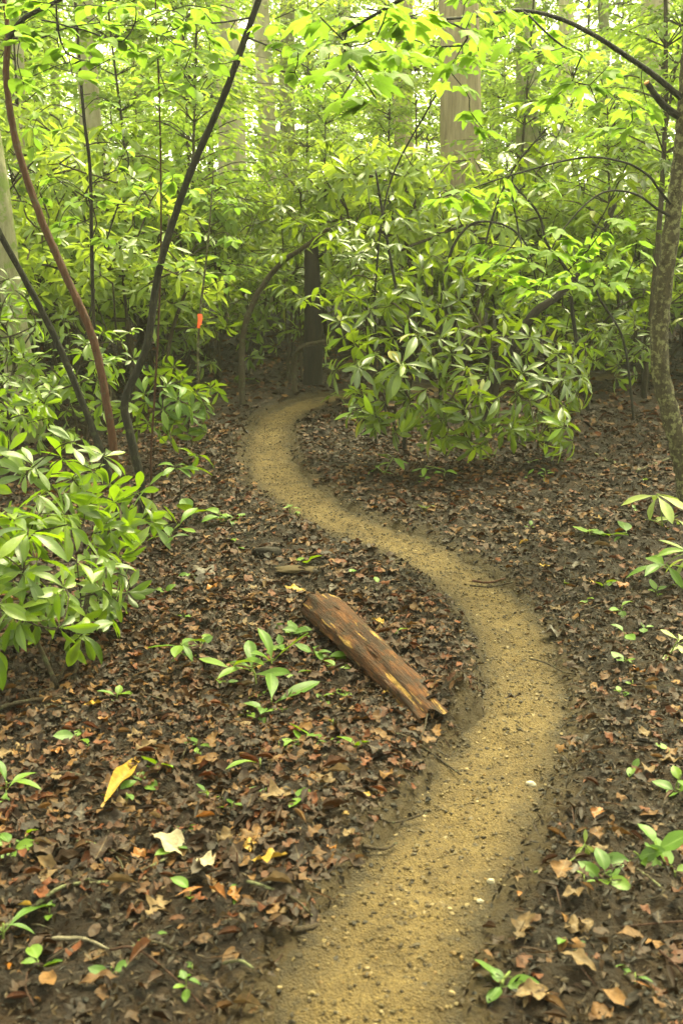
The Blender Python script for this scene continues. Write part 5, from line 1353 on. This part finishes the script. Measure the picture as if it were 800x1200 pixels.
seedling(520, 560, 12, [(0, -10, 0, 4), (-22, -14, 0, 4)], .15, 'seed', 'low sprout under the hanging rhododendron leaves', 24)
seedling(420, 490, 24, [(-8, -16, 10, 4), (12, -8, 5, 4)], .15, 'seedoval', 'small pale plant at the tip of the low bank', 25)
seedling(405, 478, 30, [(-18, -16, 0, 5), (8, -20, 5, 5)], .17, 'seed', 'leafy shoot reaching over the path at the far bend', 26)
seedling(258, 616, 20, [(0, -16, 25, 4), (14, -4, 10, 3)], .12, 'seedoval', 'small sprout in the open litter beside the path', 27)
seedling(285, 440 + 7, 6, [(0, -5, 0, 4), (12, -3, 0, 3)], .16, 'seedoval', 'flat light green leaves before the arching stem', 28)
seedling(372, 440, 14, [(-6, -10, 5, 5), (10, -14, 5, 4)], .13, 'seedoval', 'thin yellow green sprout at the dark trunk', 29)
seedling(225, 610, 14, [(0, -12, 20, 4)], .15, 'seedoval', 'sprout between the path and the saplings', 30)
seedling(200, 640, 18, [(0, -14, 20, 4), (10, -26, 30, 3)], .16, 'seed', 'upright leafy sprout below the kinked sapling', 31)
for k, (u, v, L, n, lab) in enumerate([(350, 745, .075, 4, 'clump of small leaves pressed to the side of the log'), (385, 790, .07, 4, 'small round leaved sprig under the middle of the log'), (395, 815, .06, 3, 'tiny round leaved sprig below the log'), (330, 765, .09, 4, 'light green leaf cluster between the seedlings and the log'),
        (290, 840, .08, 3, 'yellow green leaf cluster below the pressed down seedling'), (255, 800, .07, 3, 'small bright leaves by the rosette seedling'), (345, 880, .07, 4, 'pale ragged leaf cluster in the litter below the log'), (235, 760, .08, 3, 'narrow bright leaves beside the rosette seedling'), (340, 600, .07, 3, 'small green leaves at the inner edge of the bend'), (270, 640, .08, 4, 'green sprout in the litter above the dark lump')]):
    seedling(u, v, 9, [(0, -7, 12, n), (9, 2, 8, max(2, n - 1))], L, 'seedoval', lab, 700 + k)
r6 = random.Random(44)
k = 0
while k < 70:
    u, v = r6.uniform(0, 800), r6.uniform(520, 1180); p = ground_px(u, v)
    if float(trail_dist(np.array([p.x]), np.array([p.y]))[0]) < .36 or (u < 170 and v < 800) or (v > 800 and r6.random() < .45): continue
    seedling(u, v, r6.uniform(3, 10) * 5 / p.y, r6.randint(2, 4), r6.uniform(.04, .085), 'seedoval', 'tiny green seedling ' + near(p.x, p.y, FLOOR), 500 + k, 'tiny seedlings on the forest floor', elev=15, stem=.0015); k += 1
def sprig():
    b = GS(625, 1030); t = thing('broken_sprig', b, 'broken pale green sprig lying on the mud', 'sprig')
    pts = [GS(625, 1030, .008), GS(650, 1020, .012), GS(672, 1012, .02), GS(684, 1003, .035)]
    mb = MB(); q = catmull([p - b for p in pts], 4); mb.tube(q, list(np.linspace(.003, .002, len(q))), sides=5); obj('stem', mb.mesh('stem', M['green_stem']), t)
    r_ = random.Random(3)
    for k, (du, dv) in enumerate([(2, -28), (6, 8), (-8, -4), (8, 18), (10, -6)]):
        e = P(684 + du, 1003 + dv, pts[-1].y) - pts[-1]
        put_leaf(LM['wilted'], t, b, pts[-1], e, Vector((0, -1, .6)), max(.04, e.length * 1.1), r_=r_)
sprig()

# ------------------------------------------------------------------ haze
def build_haze():
    x0, x1, y0, y1, z0, z1 = -280, 280, -70, 275, -3, 26
    V = [(x, y, z) for z in (z0, z1) for y in (y0, y1) for x in (x0, x1)]
    Fq = [(0, 2, 3, 1), (4, 5, 7, 6), (0, 1, 5, 4), (2, 6, 7, 3), (0, 4, 6, 2), (1, 3, 7, 5)]
    me = bpy.data.meshes.new('haze'); me.from_pydata(V, [], Fq)
    m, t, out = new_mat('haze_air'); pv = N(t, 'ShaderNodeVolumePrincipled'); pv.inputs['Density'].default_value = HAZE; pv.inputs['Color'].default_value = (.93, .95, .88, 1)
    pv.inputs['Anisotropy'].default_value = .3
    t.links.new(pv.outputs[0], out.inputs['Volume']); me.materials.append(m)
    obj('haze', me, None, None, 'pale damp haze among the far trees', 'haze', kind='stuff')
HAZE = .0012
if HAZE: build_haze()
